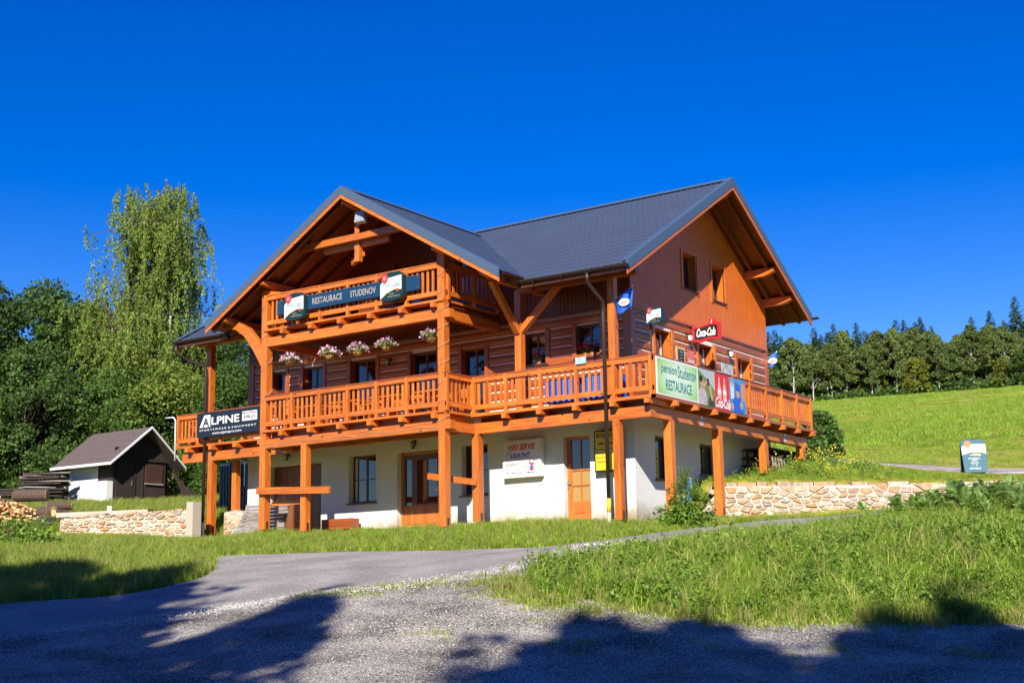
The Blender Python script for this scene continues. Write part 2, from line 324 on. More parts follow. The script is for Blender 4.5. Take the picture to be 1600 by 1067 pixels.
def npmesh(name, V, F, mat, smooth=False):
    """V Nx3, F Mxk arrays"""
    me = bpy.data.meshes.new(name); k = F.shape[1]
    me.vertices.add(len(V)); me.vertices.foreach_set('co', V.astype(np.float32).ravel())
    me.loops.add(F.size); me.loops.foreach_set('vertex_index', F.astype(np.int32).ravel())
    me.polygons.add(len(F)); me.polygons.foreach_set('loop_start', (np.arange(len(F))*k).astype(np.int32))
    try: me.polygons.foreach_set('loop_total', np.full(len(F), k, np.int32))
    except Exception: pass
    if smooth: me.polygons.foreach_set('use_smooth', np.ones(len(F), bool))
    me.materials.append(mat); me.update(calc_edges=True); me.validate(); return me
def thing(name, label, cat, loc=(0, 0, 0), group=None, rz=0):
    o = bpy.data.objects.new(name, None); COL.objects.link(o); o.location = loc; o.rotation_euler = (0, 0, rz); o.empty_display_size = .2
    o['label'] = label; o['category'] = cat
    if group: o['group'] = group
    return o
def tag(o, label, cat, group=None, kind=None):
    o['label'] = label; o['category'] = cat
    if group: o['group'] = group
    if kind: o['kind'] = kind
    return o
def inst(me, name, parent=None, loc=(0, 0, 0), rz=0, sc=(1, 1, 1)):
    o = bpy.data.objects.new(name, me); COL.objects.link(o); o.location = loc; o.rotation_euler = (0, 0, rz); o.scale = sc
    if parent is not None: o.parent = parent
    return o
def text_mesh(txt, w, h, mat, shear=0, depth=.004, bold=0, align='C'):
    cu = bpy.data.curves.new('t', 'FONT'); cu.body = txt; cu.size = 1; cu.shear = shear; cu.offset = bold; cu.extrude = 0; cu.resolution_u = 3
    to = bpy.data.objects.new('t', cu); COL.objects.link(to)
    dg = bpy.context.evaluated_depsgraph_get(); dg.update(); me = bpy.data.meshes.new_from_object(to.evaluated_get(dg))
    bpy.data.objects.remove(to)
    n = len(me.vertices); a = np.empty(n*3, np.float32); me.vertices.foreach_get('co', a); a = a.reshape(-1, 3)
    mn = a.min(0); mx = a.max(0); a[:, 0] = (a[:, 0]-(mn[0]+mx[0])/2)/(mx[0]-mn[0])*w; a[:, 1] = (a[:, 1]-(mn[1]+mx[1])/2)/(mx[1]-mn[1])*h; a[:, 2] = 0
    me.vertices.foreach_set('co', a.ravel()); me.materials.clear(); me.materials.append(mat); me.update(); return me
FRONT = Matrix(((1, 0, 0), (0, 0, -1), (0, 1, 0)))      # text x -> +x, y -> z, faces -y
RIGHT = Matrix(((0, 0, 1), (1, 0, 0), (0, 1, 0)))       # text x -> +y, y -> z, faces +x
def lettering(txt, w, h, mat, parent, loc, face=FRONT, name='lettering', **k):
    o = bpy.data.objects.new(name, text_mesh(txt, w, h, mat, **k)); COL.objects.link(o); o.parent = parent
    o.matrix_local = Matrix.Translation(loc) @ face.to_4x4(); return o

# ------------------------------------------------------------------ terrain
CP = np.array([
 (-.9,6.0,1.15),(.4,6.7,1.2),(1.4,7.3,1.15),(2.3,8.3,1.12),(3.5,9.1,1.12),(4.8,10,1.1),(6,10.8,1.1),(.9,10.3,1.8),(2.1,11.2,1.5),(3.3,12,1.4),(4.6,12.9,1.35),(6.5,14,1.35),(1.2,4.9,.10),(2.8,6.0,.15),(4.6,7.2,.2),
(-0.66,4.31,0.11),(-0.91,4.67,1.06),(-0.21,4.63,0.13),(-0.46,4.98,1.06),(0.24,4.94,0.15),(-0.00,5.29,1.06),(0.69,5.25,0.17),(0.45,5.61,1.06),(1.14,5.57,0.18),(0.90,5.92,1.06),(1.60,5.88,0.20),(1.35,6.23,1.06),(2.05,6.19,0.22),(1.80,6.55,1.06),(2.50,6.51,0.24),(2.26,6.86,1.06),(2.95,6.82,0.26),(2.71,7.17,1.06),(3.41,7.14,0.28),(3.16,7.49,1.06),(3.86,7.45,0.30),(3.61,7.80,1.06),(4.31,7.76,0.32),(4.06,8.11,1.06),(4.76,8.08,0.33),(4.52,8.43,1.06),(5.21,8.39,0.35),(4.97,8.74,1.06),(5.67,8.70,0.37),(5.42,9.06,1.06),(6.12,9.02,0.39),(5.87,9.37,1.06),(6.57,9.33,0.41),(6.33,9.68,1.06),
 # front of the house
 (-16,1,.22),(-12.7,-1.2,.05),(-9,0,.03),(-5.8,0,.02),(-1.2,0,-.12),(-3,1.3,.05),(-9,1.3,.1),(-14,1.3,.15),(-16.7,0,.15),(-.15,4.0,.12),(-1.3,3.5,.12),
 (-10.1,-5.3,-.72),(-7.2,-5.1,-.76),(-3.3,-4.3,-.82),(-.8,-3.8,-.78),(.3,-2.4,-.60),(.5,0,-.33),(2.4,1.3,-.17),(4.3,3.9,.06),(6.3,6.6,.2),(9,10,.35),
 (-9,-2.4,-.28),(-5,-2.2,-.3),(-13,-2.6,-.22),
 (1.7,-8.9,-1.53),(2.1,-7.3,-1.24),(1.7,-5.1,-.93),(-.4,-10.9,-1.74),(-2.2,-11.6,-1.84),(-3.2,-13.9,-2.22),(-4.2,-15.7,-2.44),
 (-6.1,-9.2,-1.33),(-6,-11.6,-1.71),(-8.2,-13,-1.86),(-11,-16,-2.2),
 (.7,-19,-2.82),(5.8,-14.8,-2.97),(11.5,-11.5,-3.0),(3.1,-11.3,-2.0),(6.8,-8.7,-2.3),(10.1,-5.9,-2.38),(14,-2.5,-2.3),
 (16.1,-29.6,-3.4),(12,-20,-3.2),(20,-35,-3.45),(5,-30,-3.3),(25,-20,-3.1),(10,-40,-3.6),(-10,-30,-3.2),
 # right hand bank
 (1.95,-5,-1.1),(2.9,-3.4,-.80),(4.2,-1.2,-.62),(5.7,0,-.42),(6.9,.8,-.15),(8.5,1.8,.1),(10.5,3.5,.2),(3.6,-5.6,-1.15),(5.5,-4.6,-1.05),(7.5,-3.2,-.95),(9.5,-1.8,-.85),(12,0,-.8),(4,-8,-1.6),(6,-6.6,-1.7),(8.5,-5,-1.75),(16,4,-.3),(22,2,-1.6),
 # left
 (-17,-7.1,-.42),(-11.7,-10.7,-1.22),(-12.3,-7.5,-.72),(-14.1,-3.9,-.26),(-20.4,-3.9,.2),(-24,-5.5,.4),(-19,-3.2,.12),(-17.5,-1.9,.1),(-28,-14,-1),(-40,-10,1),
 (-23.1,-1.6,1.1),(-20.5,-1.5,.75),(-18,-.1,.85),(-22,1,1.2),(-18,2,1.1),(-17,5,1.5),(-26.6,3.6,1.85),(-26.4,6.8,2.05),(-31.5,5,2.15),(-20.5,5,1.6),(-30,0,1.7),(-34,9,2.9),(-22,12,2.6),(-45,15,4.2),(-40,40,7),(-70,0,4),(-90,60,12),
 # terrace behind the right hand wall
 (8.5,10.9,1.05),(12,13.5,1.1),(-.15,7.2,1.45),(-.15,10,2.08),(-3,11.5,2.3),(2.5,17.7,2.07),(.65,15.7,2.33),(5.5,16.5,1.7),(3.4,22.6,2.40),(10,20,1.75),(-1.5,19,2.8),
 (-6.75,27.1,4.0),(-7,39.4,5.7),(-5.1,58.7,8.4),(-13.6,94.9,13.9),(-25.6,74.4,11.9),(-53.5,151.5,24.4),(-40.5,208.5,31.3),(-49.8,184.1,28.4),(30,60,6),(20,190,28),(-10,15,3.2),(-18,25,4.2),
 (-120,220,32),(-60,260,34),(80,230,30),(0,330,36),(-200,350,34),(200,300,26),(0,650,30),(-500,500,30),(500,500,20),(600,0,0),(0,-600,-10),(-600,0,15),(-500,-500,0),(500,-500,-8),(60,-20,-2),(80,30,1),(40,5,-.2),(30,25,1.5)], float)
_c = .2
def _ker(dx, dy): return np.sqrt(dx*dx+dy*dy+_c*_c)
_A = _ker(CP[:, None, 0]-CP[None, :, 0], CP[:, None, 1]-CP[None, :, 1]); _n = len(CP)
_P = np.c_[np.ones(_n), CP[:, :2]]
_S = np.block([[_A-np.eye(_n)*.0, _P], [_P.T, np.zeros((3, 3))]])
_w = np.linalg.solve(_S, np.r_[CP[:, 2], 0, 0, 0])
def HZ(x, y):
    x = np.asarray(x, float); y = np.asarray(y, float); sh = x.shape; x = x.ravel(); y = y.ravel(); out = np.empty(len(x))
    for i in range(0, len(x), 20000):
        X = x[i:i+20000]; Y = y[i:i+20000]
        out[i:i+20000] = _ker(X[:, None]-CP[None, :, 0], Y[:, None]-CP[None, :, 1]) @ _w[:_n]+_w[_n]+_w[_n+1]*X+_w[_n+2]*Y
    # small unevenness
    out += .03*np.sin(x*1.7+.6*np.sin(y*1.1))*np.sin(y*1.3+1.0)*np.clip((np.abs(x+8)+np.abs(y-5))/14-.6, 0, 1)
    return out.reshape(sh)
def hz(x, y): return float(HZ(np.array([x]), np.array([y]))[0])
def axis(lo, hi, step, far):
    a = list(np.arange(lo, hi+.001, step)); s = step
    p = hi
    while p < far: s *= 1.13; p += s; a.append(p)
    s = step; p = lo; pre = []
    while p > -far: s *= 1.13; p -= s; pre.append(p)
    return np.array(pre[::-1]+a)
gx = axis(-34, 15, .25, 900); gy = axis(-22, 22, .25, 900)
GX, GY = np.meshgrid(gx, gy, indexing='ij'); GZ = HZ(GX, GY)
ii = np.arange(len(gx)*len(gy)).reshape(len(gx), len(gy))
F = np.stack([ii[:-1, :-1], ii[1:, :-1], ii[1:, 1:], ii[:-1, 1:]], -1).reshape(-1, 4)
g = bpy.data.objects.new('ground', npmesh('ground', np.stack([GX, GY, GZ], -1).reshape(-1, 3), F, M['ground'], True)); COL.objects.link(g); g['kind'] = 'structure'
def resample(P, n):
    P = np.array(P, float)
    # Catmull-Rom through the points
    Q = []
    for i in range(len(P)-1):
        p0 = P[max(i-1, 0)]; p1 = P[i]; p2 = P[i+1]; p3 = P[min(i+2, len(P)-1)]
        for t in np.linspace(0, 1, 12, endpoint=False):
            Q.append(.5*((2*p1)+(-p0+p2)*t+(2*p0-5*p1+4*p2-p3)*t*t+(-p0+3*p1-3*p2+p3)*t**3))
    Q.append(P[-1]); Q = np.array(Q); d = np.r_[0, np.cumsum(np.linalg.norm(np.diff(Q, axis=0), axis=1))]
    s = np.linspace(0, d[-1], n); return np.c_[np.interp(s, d, Q[:, 0]), np.interp(s, d, Q[:, 1])]
def ribbon(name, e1, e2, na, nb, mat, off, jag=0):
    A = resample(e1, na); B = resample(e2, na); rs = np.random.RandomState(3)
    if jag:
        for E in (A, B):
            nn = np.convolve(rs.randn(na+8), np.ones(5)/5, 'same')[4:-4]; E += (nn*jag)[:, None]*np.array([.6, .8])
    t = np.linspace(0, 1, nb); XY = A[:, None, :]*(1-t)[None, :, None]+B[:, None, :]*t[None, :, None]
    Z = HZ(XY[..., 0], XY[..., 1])+off
    Z[:, 0] -= .05+off; Z[:, -1] -= .05+off        # edges tucked into the ground
    V = np.concatenate([XY, Z[..., None]], -1).reshape(-1, 3); i = np.arange(na*nb).reshape(na, nb)
    F = np.stack([i[:-1, :-1], i[:-1, 1:], i[1:, 1:], i[1:, :-1]], -1).reshape(-1, 4)
    o = bpy.data.objects.new(name, npmesh(name, V, F, mat, True)); COL.objects.link(o); o['kind'] = 'structure'
    return o
road_lo = [(-20, -27), (-11, -21.5), (-4.2, -15.9), (-3.2, -13.9), (-2.0, -12.1), (-.4, -10.7), (1.7, -8.9), (2.1, -7.3), (1.75, -5.3), (2.2, -3.6), (3.4, -1.7), (5.3, .6), (7.2, 3.4), (10, 7)]
road_up = [(-26, -24), (-15, -17), (-8.2, -13), (-6.2, -11.6), (-5.9, -10.2), (-6.4, -9.0), (-8.2, -7.2), (-9.8, -5.6), (-7.2, -5.1), (-3.3, -4.3), (-.8, -3.8), (.3, -2.3), (1.0, 0), (2.4, 2.0), (4.3, 4.4), (6.5, 7.0), (9, 9.6)]
ribbon('gravel_lot', [(-22.4, -29), (-11.6, -20.3), (-5, -15.0), (-4, -13.1), (-2.7, -11.2), (-.9, -9.8), (1.2, -8.4), (2.4, -8.5), (3.4, -9.2), (5, -9.4), (6.9, -8.5), (10.1, -5.9), (14.5, -2.2), (24, 1)],
       [(-20, -50), (-5, -52), (10, -50), (25, -45), (45, -25)], 200, 90, M['gravel'], .012, .06)
ribbon('asphalt_road', road_up, road_lo, 240, 60, M['asphalt'], .04, .05)
ribbon('hill_track', [(-14, 20.2), (-4, 18.2), (-1.6, 17.6), (2.0, 17.6), (4.4, 19), (9, 22), (20, 28)], [(-15, 23.5), (-5, 21.2), (-2.6, 19.6), (1.2, 20.6), (3.2, 22.6), (8, 26.5), (19, 33)], 80, 20, M['path'], .05, .1)

# ------------------------------------------------------------------ the guest house
ZR = 4.2; YW = 1.35; XR = -1.35; XL = -16.1; YB = 10.3; ZD = 3.14
BX0, BX1, BY = -12.71, -5.76, -1.28
house = thing('guest_house', 'two storey timber guest house with log walls, orange balconies and slate blue metal roof', 'house')
def part(mb, name, mat, parent=house, **k): return mb.build(name, mat, parent, **k)
def holes(ax, a0, a1, z0, z1, ops, p0, p1, mb=None, mi=0):
    """solid wall between a0..a1 and z0..z1 (ax 'x': wall along x, thickness in y p0..p1) leaving openings (a,b,c,d)"""
    mb = mb or MB(); A = sorted(set([a0, a1]+[v for o in ops for v in o[:2] if a0 < v < a1]))
    for i in range(len(A)-1):
        m = (A[i]+A[i+1])/2; hs_ = sorted([(max(o[2], z0), min(o[3], z1)) for o in ops if o[0] < m < o[1] and o[3] > z0 and o[2] < z1]); z = z0
        segs = []
        for lo, hi in hs_:
            if lo > z: segs.append((z, lo))
            z = max(z, hi)
        if z < z1: segs.append((z, z1))
        for lo, hi in segs:
            if ax == 'x': mb.box(A[i], A[i+1], p0, p1, lo, hi, mi)
            else: mb.box(p0, p1, A[i], A[i+1], lo, hi, mi)
    return mb
def segs(a0, a1, ops, z):
    r = [(a0, a1)]
    for o in sorted(ops):
        if o[2] < z < o[3]:
            n = []
            for s, e in r:
                if o[1] <= s or o[0] >= e: n.append((s, e)); continue
                if o[0] > s: n.append((s, o[0]))
                if o[1] < e: n.append((o[1], e))
            r = n
    return [q for q in r if q[1]-q[0] > .06]
# --- openings
low_front = [(-15.45, -12.78, -.3, 2.42), (-11.62, -10.5, 1.0, 2.48), (-9.66, -8.05, -.3, 2.46), (-7.2, -6.25, 1.0, 2.48), (-3.64, -2.78, .12, 2.46)]
low_right = [(2.5, 3.3, 1.2, 2.42), (5.2, 6.3, 1.5, 2.42)]
log_front = [(-14.95, -14.4, 4.2, 5.5), (-13.6, -12.75, 4.3, 5.5), (-11.55, -10.5, 3.15, 5.5), (-9.1, -8.1, 3.15, 5.45), (-7.15, -6.3, 3.15, 5.4), (-4.9, -4.15, 4.6, 5.52), (-3.12, -2.35, 4.62, 5.55)]
log_right = [(2.65, 3.65, 4.0, 5.5), (5.35, 6.35, 4.0, 5.45), (8.0, 9.0, 4.1, 5.42)]
up_right = [(4.5, 5.4, 6.95, 8.06), (6.42, 7.3, 6.93, 8.04)]
part(holes('x', XL+.02, XR-.02, -.6, 2.97, low_front, YW, YW+.3), 'rendered_wall', M['white'])
part(holes('y', YW+.3, YB, -.6, 2.97, low_right, XR-.32, XR-.02), 'rendered_wall', M['white'])
part(MB().box(XL+.02, XL+.32, YW+.3, YB, -.6, 2.97), 'rendered_wall', M['white'])
part(MB().box(XL+.32, XR-.32, YB-.3, YB, -.6, 5.85), 'rear_wall', M['white'])
part(MB().box(XL+.32, XR-.34, YW+.3, YB-.3, 2.97, 3.13).box(XL+.3, XR-.34, 5.0, 5.1, -.5, 2.9), 'floor_slab', M['floor'])
# --- logs with pale chinking between the courses
z = 3.15; k = 0
while z < 5.8:
    zz = min(z+.225, 5.84); zm_ = (z+zz)/2
    for a, b in segs(XL, XR, log_front, zm_):
        mb = MB(); mb.prism([(a, YW+.28, z), (a, YW+.02, z), (a, YW, z+.03), (a, YW-.008, zm_), (a, YW, zz-.03), (a, YW+.02, zz), (a, YW+.28, zz)], (b-a, 0, 0)); part(mb, 'log', M['log_x'])
    for a, b in segs(YW+.28, YB, log_right, zm_):
        mb = MB(); mb.prism([(XR-.28, b, z), (XR-.02, b, z), (XR, b, z+.03), (XR+.008, b, zm_), (XR, b, zz-.03), (XR-.02, b, zz), (XR-.28, b, zz)], (0, a-b, 0)); part(mb, 'log', M['log_y'])
    z += .27
part(holes('x', XL+.05, XR-.05, 3.15, 5.84, log_front, YW+.03, YW+.25), 'chinking', M['chink'])
part(holes('y', YW+.25, YB-.05, 3.15, 5.84, log_right, XR-.25, XR-.03), 'chinking', M['chink'])
part(MB().box(XL, XL+.28, YW+.28, YB, 3.15, 7.7), 'end_wall', M['log_y'])
for x in (XL-.012, XR-.24): part(MB().box(x, x+.25, YW-.025, YW+.26, 3.14, 5.86), 'corner_board', M['log_z'])
part(MB().box(XR-.26, XR+.02, YB-.2, YB+.03, 3.14, 5.86), 'corner_board', M['log_z'])
# casings at the openings
def casing(ax, o, mat):
    for a in (o[0], o[1]-.13):
        mb = MB()
        if ax == 'x': mb.box(a, a+.13, YW-.03, YW+.05, o[2]-.05, o[3]+.05)
        else: mb.box(XR-.05, XR+.03, a, a+.13, o[2]-.05, o[3]+.05)
        part(mb, 'casing_board', mat)
for o in log_front: casing('x', (o[0]-.13, o[1]+.13, o[2], o[3]), M['log_z'])
for o in log_right: casing('y', (o[0]-.13, o[1]+.13, o[2], o[3]), M['rail_z'])
# --- windows and doors
def window(ax, o, depth, name='window', wide=.07, mull=1, bars=1, mat=None, reveal=None, glass=None, sill=True, curtain=False):
    a, b, c, d = o; mat = mat or M['frame']
    def bx(mb, a0, a1, p0, p1, z0, z1, mi=0):
        if ax == 'x': mb.box(a0, a1, YW+p0, YW+p1, z0, z1, mi)
        else: mb.box(XR-p1, XR-p0, a0, a1, z0, z1, mi)
    c0 = max(c, hz(-5, 1.3)+.02) if c < 0 else c
    fr = MB()
    bx(fr, a, a+wide, depth, depth+.07, c0, d); bx(fr, b-wide, b, depth, depth+.07, c0, d)
    bx(fr, a+wide, b-wide, depth, depth+.07, c0, c0+wide); bx(fr, a+wide, b-wide, depth, depth+.07, d-wide, d)
    w = part(fr, name, mat)
    n = mull+1; step = (b-a-2*wide)/n
    for i in range(1, n):
        mb = MB(); x = a+wide+i*step; bx(mb, x-.03, x+.03, depth+.005, depth+.065, c0+wide, d-wide); part(mb, 'mullion', mat, w)
    for j in range(1, bars+1):
        z_ = c0+wide+(d-c0-2*wide)*j/(bars+1); mb = MB()
        for i in range(n):
            x0 = a+wide+i*step+(.03 if i else 0); x1 = a+wide+(i+1)*step-(.03 if i < n-1 else 0); bx(mb, x0, x1, depth+.012, depth+.05, z_-.015, z_+.015)
        part(mb, 'glazing_bar', mat, w)
    gl = MB(); bx(gl, a+wide-.002, b-wide+.002, depth+.03, depth+.04, c0+wide-.002, d-wide+.002); part(gl, 'pane', glass or M['glass'], w)
    if curtain:
        cu = MB(); bx(cu, a+wide, a+wide+.1, depth+.016, depth+.028, c0+wide, d-wide); bx(cu, b-wide-.1, b-wide, depth+.016, depth+.028, c0+wide, d-wide); part(cu, 'curtain', M['curtain'], w)
    if reveal:
        rv = MB(); bx(rv, a, a+.02, .03, depth, c0, d); bx(rv, b-.02, b, .03, depth, c0, d); bx(rv, a+.02, b-.02, .03, depth, d-.02, d); part(rv, 'reveal', reveal, w)
    if sill:
        s_ = MB(); bx(s_, a-.06, b+.06, -.07, depth, c0-.04, c0+.001); part(s_, 'window_sill', M['frame'], w)
    return w
def leafdoor(ax, o, depth, label=None, split=.4):
    """door with glazed upper part and orange panelled lower part"""
    a, b, c, d = o; c = max(c, .14)
    def bx(mb, a0, a1, p0, p1, z0, z1): mb.box(a0, a1, YW+p0, YW+p1, z0, z1)
    mb = MB(); bx(mb, a, a+.1, depth, depth+.09, c, d); bx(mb, b-.1, b, depth, depth+.09, c, d); bx(mb, a+.1, b-.1, depth, depth+.09, d-.1, d); bx(mb, a+.1, b-.1, depth, depth+.09, c, c+.09)
    return part(mb, 'door', M['doorw'], label=label), a+.1, b-.1, c+.09, d-.1
window('x', low_front[1], .22, mull=1, bars=1, curtain=True); window('x', low_front[3], .22, mull=1, bars=1)
for o in log_front:
    dr = o[2] < 4
    window('x', o, .16, name='glazed_door' if dr else 'window', mull=1 if o[1]-o[0] > .6 else 0, bars=2 if dr else 1, reveal=M['log_z'], sill=not dr)
for o in log_right: window('y', o, .26, mull=1, bars=1, reveal=M['rail_z'], curtain=True)
window('y', low_right[0], .16, mull=0, bars=1); window('y', low_right[1], .2, mull=1, bars=0)
for o in up_right: window('y', o, .24, mull=0, bars=0, reveal=M['rail_z'], mat=M['frame'])
# garage style double door
gd = part(MB().box(-15.45, -12.78, YW+.62, YW+.66, .1, 2.42), 'garage_door', M['frame'])
for i in range(9):
    x = -15.43+i*.293; part(MB().box(x, x+.28, YW+.59, YW+.62, .12, 2.4), 'panel', wood('brown door board', (.22, .07, .022), (.15, .045, .014), 2, knots=False) if i == 0 else bpy.data.materials['brown door board'], gd)
part(MB().box(-15.47, -15.45, YW+.3, YW+.7, -.3, 2.5).box(-12.78, -12.76, YW+.3, YW+.7, -.3, 2.5).box(-15.45, -12.78, YW+.3, YW+.7, 2.42, 2.44), 'rendered_reveal', M['white'])
# main door: upper frame coloured dark for the balcony shade, side light and leaf, orange panels at the bottom
md, a, b, c, d = leafdoor('x', (-9.66, -8.05, -.3, 2.46), .2, label='wide main door with glazed leaf, upper frame coloured dark for shade, orange lower panels')
zs = .84
part(MB().box(a, b, YW+.22, YW+.27, c, zs), 'lower_panel', M['doorw'], md)
for i in range(12): part(MB().box(a+.03+i*.113, a+.12+i*.113, YW+.205, YW+.22, c+.06, zs-.07), 'panel_board', M['doorw'], md)
fr = MB().box(a, a+.08, YW+.2, YW+.27, zs, d).box(a+.32, a+.52, YW+.2, YW+.27, zs, d).box(b-.12, b, YW+.2, YW+.27, zs, d).box(a+.08, a+.32, YW+.2, YW+.27, d-.1, d).box(a+.52, b-.12, YW+.2, YW+.27, d-.16, d).box(a+.52, b-.12, YW+.2, YW+.27, zs, zs+.04)
part(fr, 'door_frame', M['frame'], md)
part(MB().box(a+.08, a+.32, YW+.23, YW+.24, zs, d-.1).box(a+.52, b-.12, YW+.23, YW+.24, zs+.04, d-.16), 'pane', M['glass'], md)
part(MB().box((a+b+.4)/2-.02, (a+b+.4)/2+.015, YW+.21, YW+.23, zs+.04, d-.16), 'mullion', M['frame'], md)
part(MB().box(b-.07, b-.04, YW+.15, YW+.2, 1.1, 1.35).box(b-.17, b-.04, YW+.13, YW+.15, 1.24, 1.27), 'handle', M['steel'], md)
# right-hand door
rd, a, b, c, d = leafdoor('x', (-3.64, -2.78, .1, 2.46), .18, label='narrow orange door with dark upper panes and beige lower panes')
mid = (a+b)/2
part(MB().box(a, b, YW+.2, YW+.26, c, .66), 'lower_panel', M['doorw'], rd)
for i in range(5): part(MB().box(a+.05+i*.116, a+.14+i*.116, YW+.185, YW+.2, c+.1, .58), 'panel_board', M['doorw'], rd)
part(MB().box(a, a+.03, YW+.2, YW+.26, .66, d).box(b-.03, b, YW+.2, YW+.26, .66, d).box(mid-.02, mid+.02, YW+.2, YW+.26, .66, d).box(a+.03, mid-.02, YW+.2, YW+.25, 1.08, 1.11).box(mid+.02, b-.03, YW+.2, YW+.25, 1.08, 1.11).box(a+.03, mid-.02, YW+.2, YW+.25, 1.5, 1.54).box(mid+.02, b-.03, YW+.2, YW+.25, 1.5, 1.54), 'door_frame', M['doorw'], rd)
part(MB().box(a+.03, b-.03, YW+.23, YW+.24, 1.54, d), 'pane', M['glass'], rd)
part(MB().box(a+.03, b-.03, YW+.23, YW+.24, .66, 1.5), 'lower_pane', M['beige_glass'], rd)
part(MB().box(a-.08, a-.05, YW+.13, YW+.18, 1.0, 1.25).box(a-.08, a+.04, YW+.11, YW+.13, 1.14, 1.17), 'handle', M['steel'], rd)
part(MB().box(-3.7, -2.72, YW-.25, YW+.18, -.3, .1), 'doorstep', M['concrete']); part(MB().box(-9.7, -8.0, YW-.2, YW+.2, -.3, .135), 'doorstep', M['concrete'])
# --- roofs
SM = .584; ZE = 6.50; YF = -.82; YRG = 5.75; ZRM = ZE+SM*(YRG-YF); YRE = 11.4; XG0, XG1 = -17.3, -.2
SG = .593; GC = -9.18; ZRG = 9.97; GE = 5.645; GY = -1.75
def zmain(y): return ZRM-SM*abs(y-YRG)
def zgab(x): return ZRG-SG*abs(x-GC)
def tile_sheet(U0, U1, S0, S1, pos, keep, nper=.2, course=.36):
    """pressed metal tiles: u across, s down the slope from ridge; pos(u, s, h) -> xyz"""
    us = np.arange(U0, U1+nper/4, nper/4); V = []; Fs = []; s = S0
    while s < S1-.02:
        e = min(s+course, S1); base = len(V)
        for q, h in ((s, .005), (s+(e-s)*.5, .014), (e, .026), (e+.001, .004)):
            for u in us: V.append(pos(u, q, h+.010*math.sin(2*PI*(u-U0)/nper)))
        n = len(us)
        for r in range(3):
            for i in range(n-1):
                if keep(us[i], s, e) or keep(us[i+1], s, e): Fs.append((base+r*n+i, base+r*n+i+1, base+(r+1)*n+i+1, base+(r+1)*n+i))
        s = e
    return np.array(V), np.array(Fs)
roof = thing('x', 'x', 'x'); bpy.data.objects.remove(roof)
roof = part(MB().box(XG0+.3, XG1-.3, YRG-.08, YRG+.08, ZRM-.42, ZRM-.2), 'roof', M['soff_x'])
LM = (YRG-YF)
def addmesh(name, V, F, mat, parent, smooth=False, stuff=True):
    o = bpy.data.objects.new(name, npmesh(name, V, F, mat, smooth)); COL.objects.link(o); o.parent = parent
    if stuff: o['kind'] = 'stuff'
    return o
def inb(x): return abs(x-GC) < GE
keepm = lambda u, s, e: (not inb(u)) or zmain(YRG-s) >= zgab(u)-.12
V, F = tile_sheet(XG0, XG1, .0, LM, lambda u, s, h: (u, YRG-s, zmain(YRG-s)+h), keepm)
addmesh('roof_tiles', V, F[:, ::-1], M['roof'], roof)
V, F = tile_sheet(XG0, XG1, .0, YRE-YRG, lambda u, s, h: (u, YRG+s, zmain(YRG+s)+h), lambda *a: True); addmesh('roof_tiles', V, F, M['roof'], roof)
yv = lambda x: YRG-(ZRM-zgab(x))/SM     # where the two planes meet
for sgn in (1, -1):
    kg = lambda u, s, e: (u < yv(GC+s)+.35)
    V, F = tile_sheet(GY, 5.2, 0, GE, lambda u, s, h: (GC+sgn*s, u, zgab(GC+s)+h), kg)
    addmesh('roof_tiles', V, F if sgn < 0 else F[:, ::-1], M['roof'], roof)
# decks under the tiles (thickness) and boarded soffits
def slab_grid(fn, us, ss, keep, t0, t1, mat, name, stuff=True):
    V = []; Fs = []; n = len(ss)
    for u in us:
        for s in ss: V.append(fn(u, s, t0)); V.append(fn(u, s, t1))
    idx = lambda i, j, k: (i*n+j)*2+k
    for i in range(len(us)-1):
        for j in range(n-1):
            if keep((us[i]+us[i+1])/2, (ss[j]+ss[j+1])/2):
                Fs.append((idx(i, j, 0), idx(i+1, j, 0), idx(i+1, j+1, 0), idx(i, j+1, 0))); Fs.append((idx(i, j, 1), idx(i, j+1, 1), idx(i+1, j+1, 1), idx(i+1, j, 1)))
    return addmesh(name, np.array(V), np.array(Fs), mat, roof, stuff=stuff)
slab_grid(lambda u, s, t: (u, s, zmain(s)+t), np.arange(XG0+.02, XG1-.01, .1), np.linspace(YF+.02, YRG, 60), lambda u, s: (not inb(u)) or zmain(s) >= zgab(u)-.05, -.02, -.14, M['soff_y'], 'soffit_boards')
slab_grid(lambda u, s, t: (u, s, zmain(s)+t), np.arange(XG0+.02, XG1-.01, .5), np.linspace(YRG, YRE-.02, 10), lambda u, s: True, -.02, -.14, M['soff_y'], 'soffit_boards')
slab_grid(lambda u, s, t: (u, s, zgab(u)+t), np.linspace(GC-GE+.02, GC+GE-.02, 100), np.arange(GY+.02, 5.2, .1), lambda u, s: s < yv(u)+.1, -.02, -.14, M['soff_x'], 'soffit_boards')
# rafters seen from below
for y in np.arange(GY+.25, YW, .72):
    for sg in (-1, 1):
        part(MB().beam((GC+sg*.05, y, ZRG-.24), (GC+sg*(GE-.05), y, zgab(GC+GE-.05)-.21), .1, .13), 'rafter', M['soff_x'], roof)
for x in np.arange(XG0+.5, XG1, .85):
    if inb(x) and zgab(x) > zmain(YF)+.05: continue
    part(MB().beam((x, YF+.1, zmain(YF+.1)-.21), (x, YW+.1, zmain(YW+.1)-.21), .1, .13), 'rafter', M['soff_y'], roof)
for x in (-.55, -1.1):
    for sg in (-1, 1):
        y1 = YF+.1 if sg < 0 else YRE-.1
        part(MB().beam((x, YRG+sg*.05, ZRM-.24), (x, y1, zmain(y1)-.21), .1, .13), 'rafter', M['soff_y'], roof)
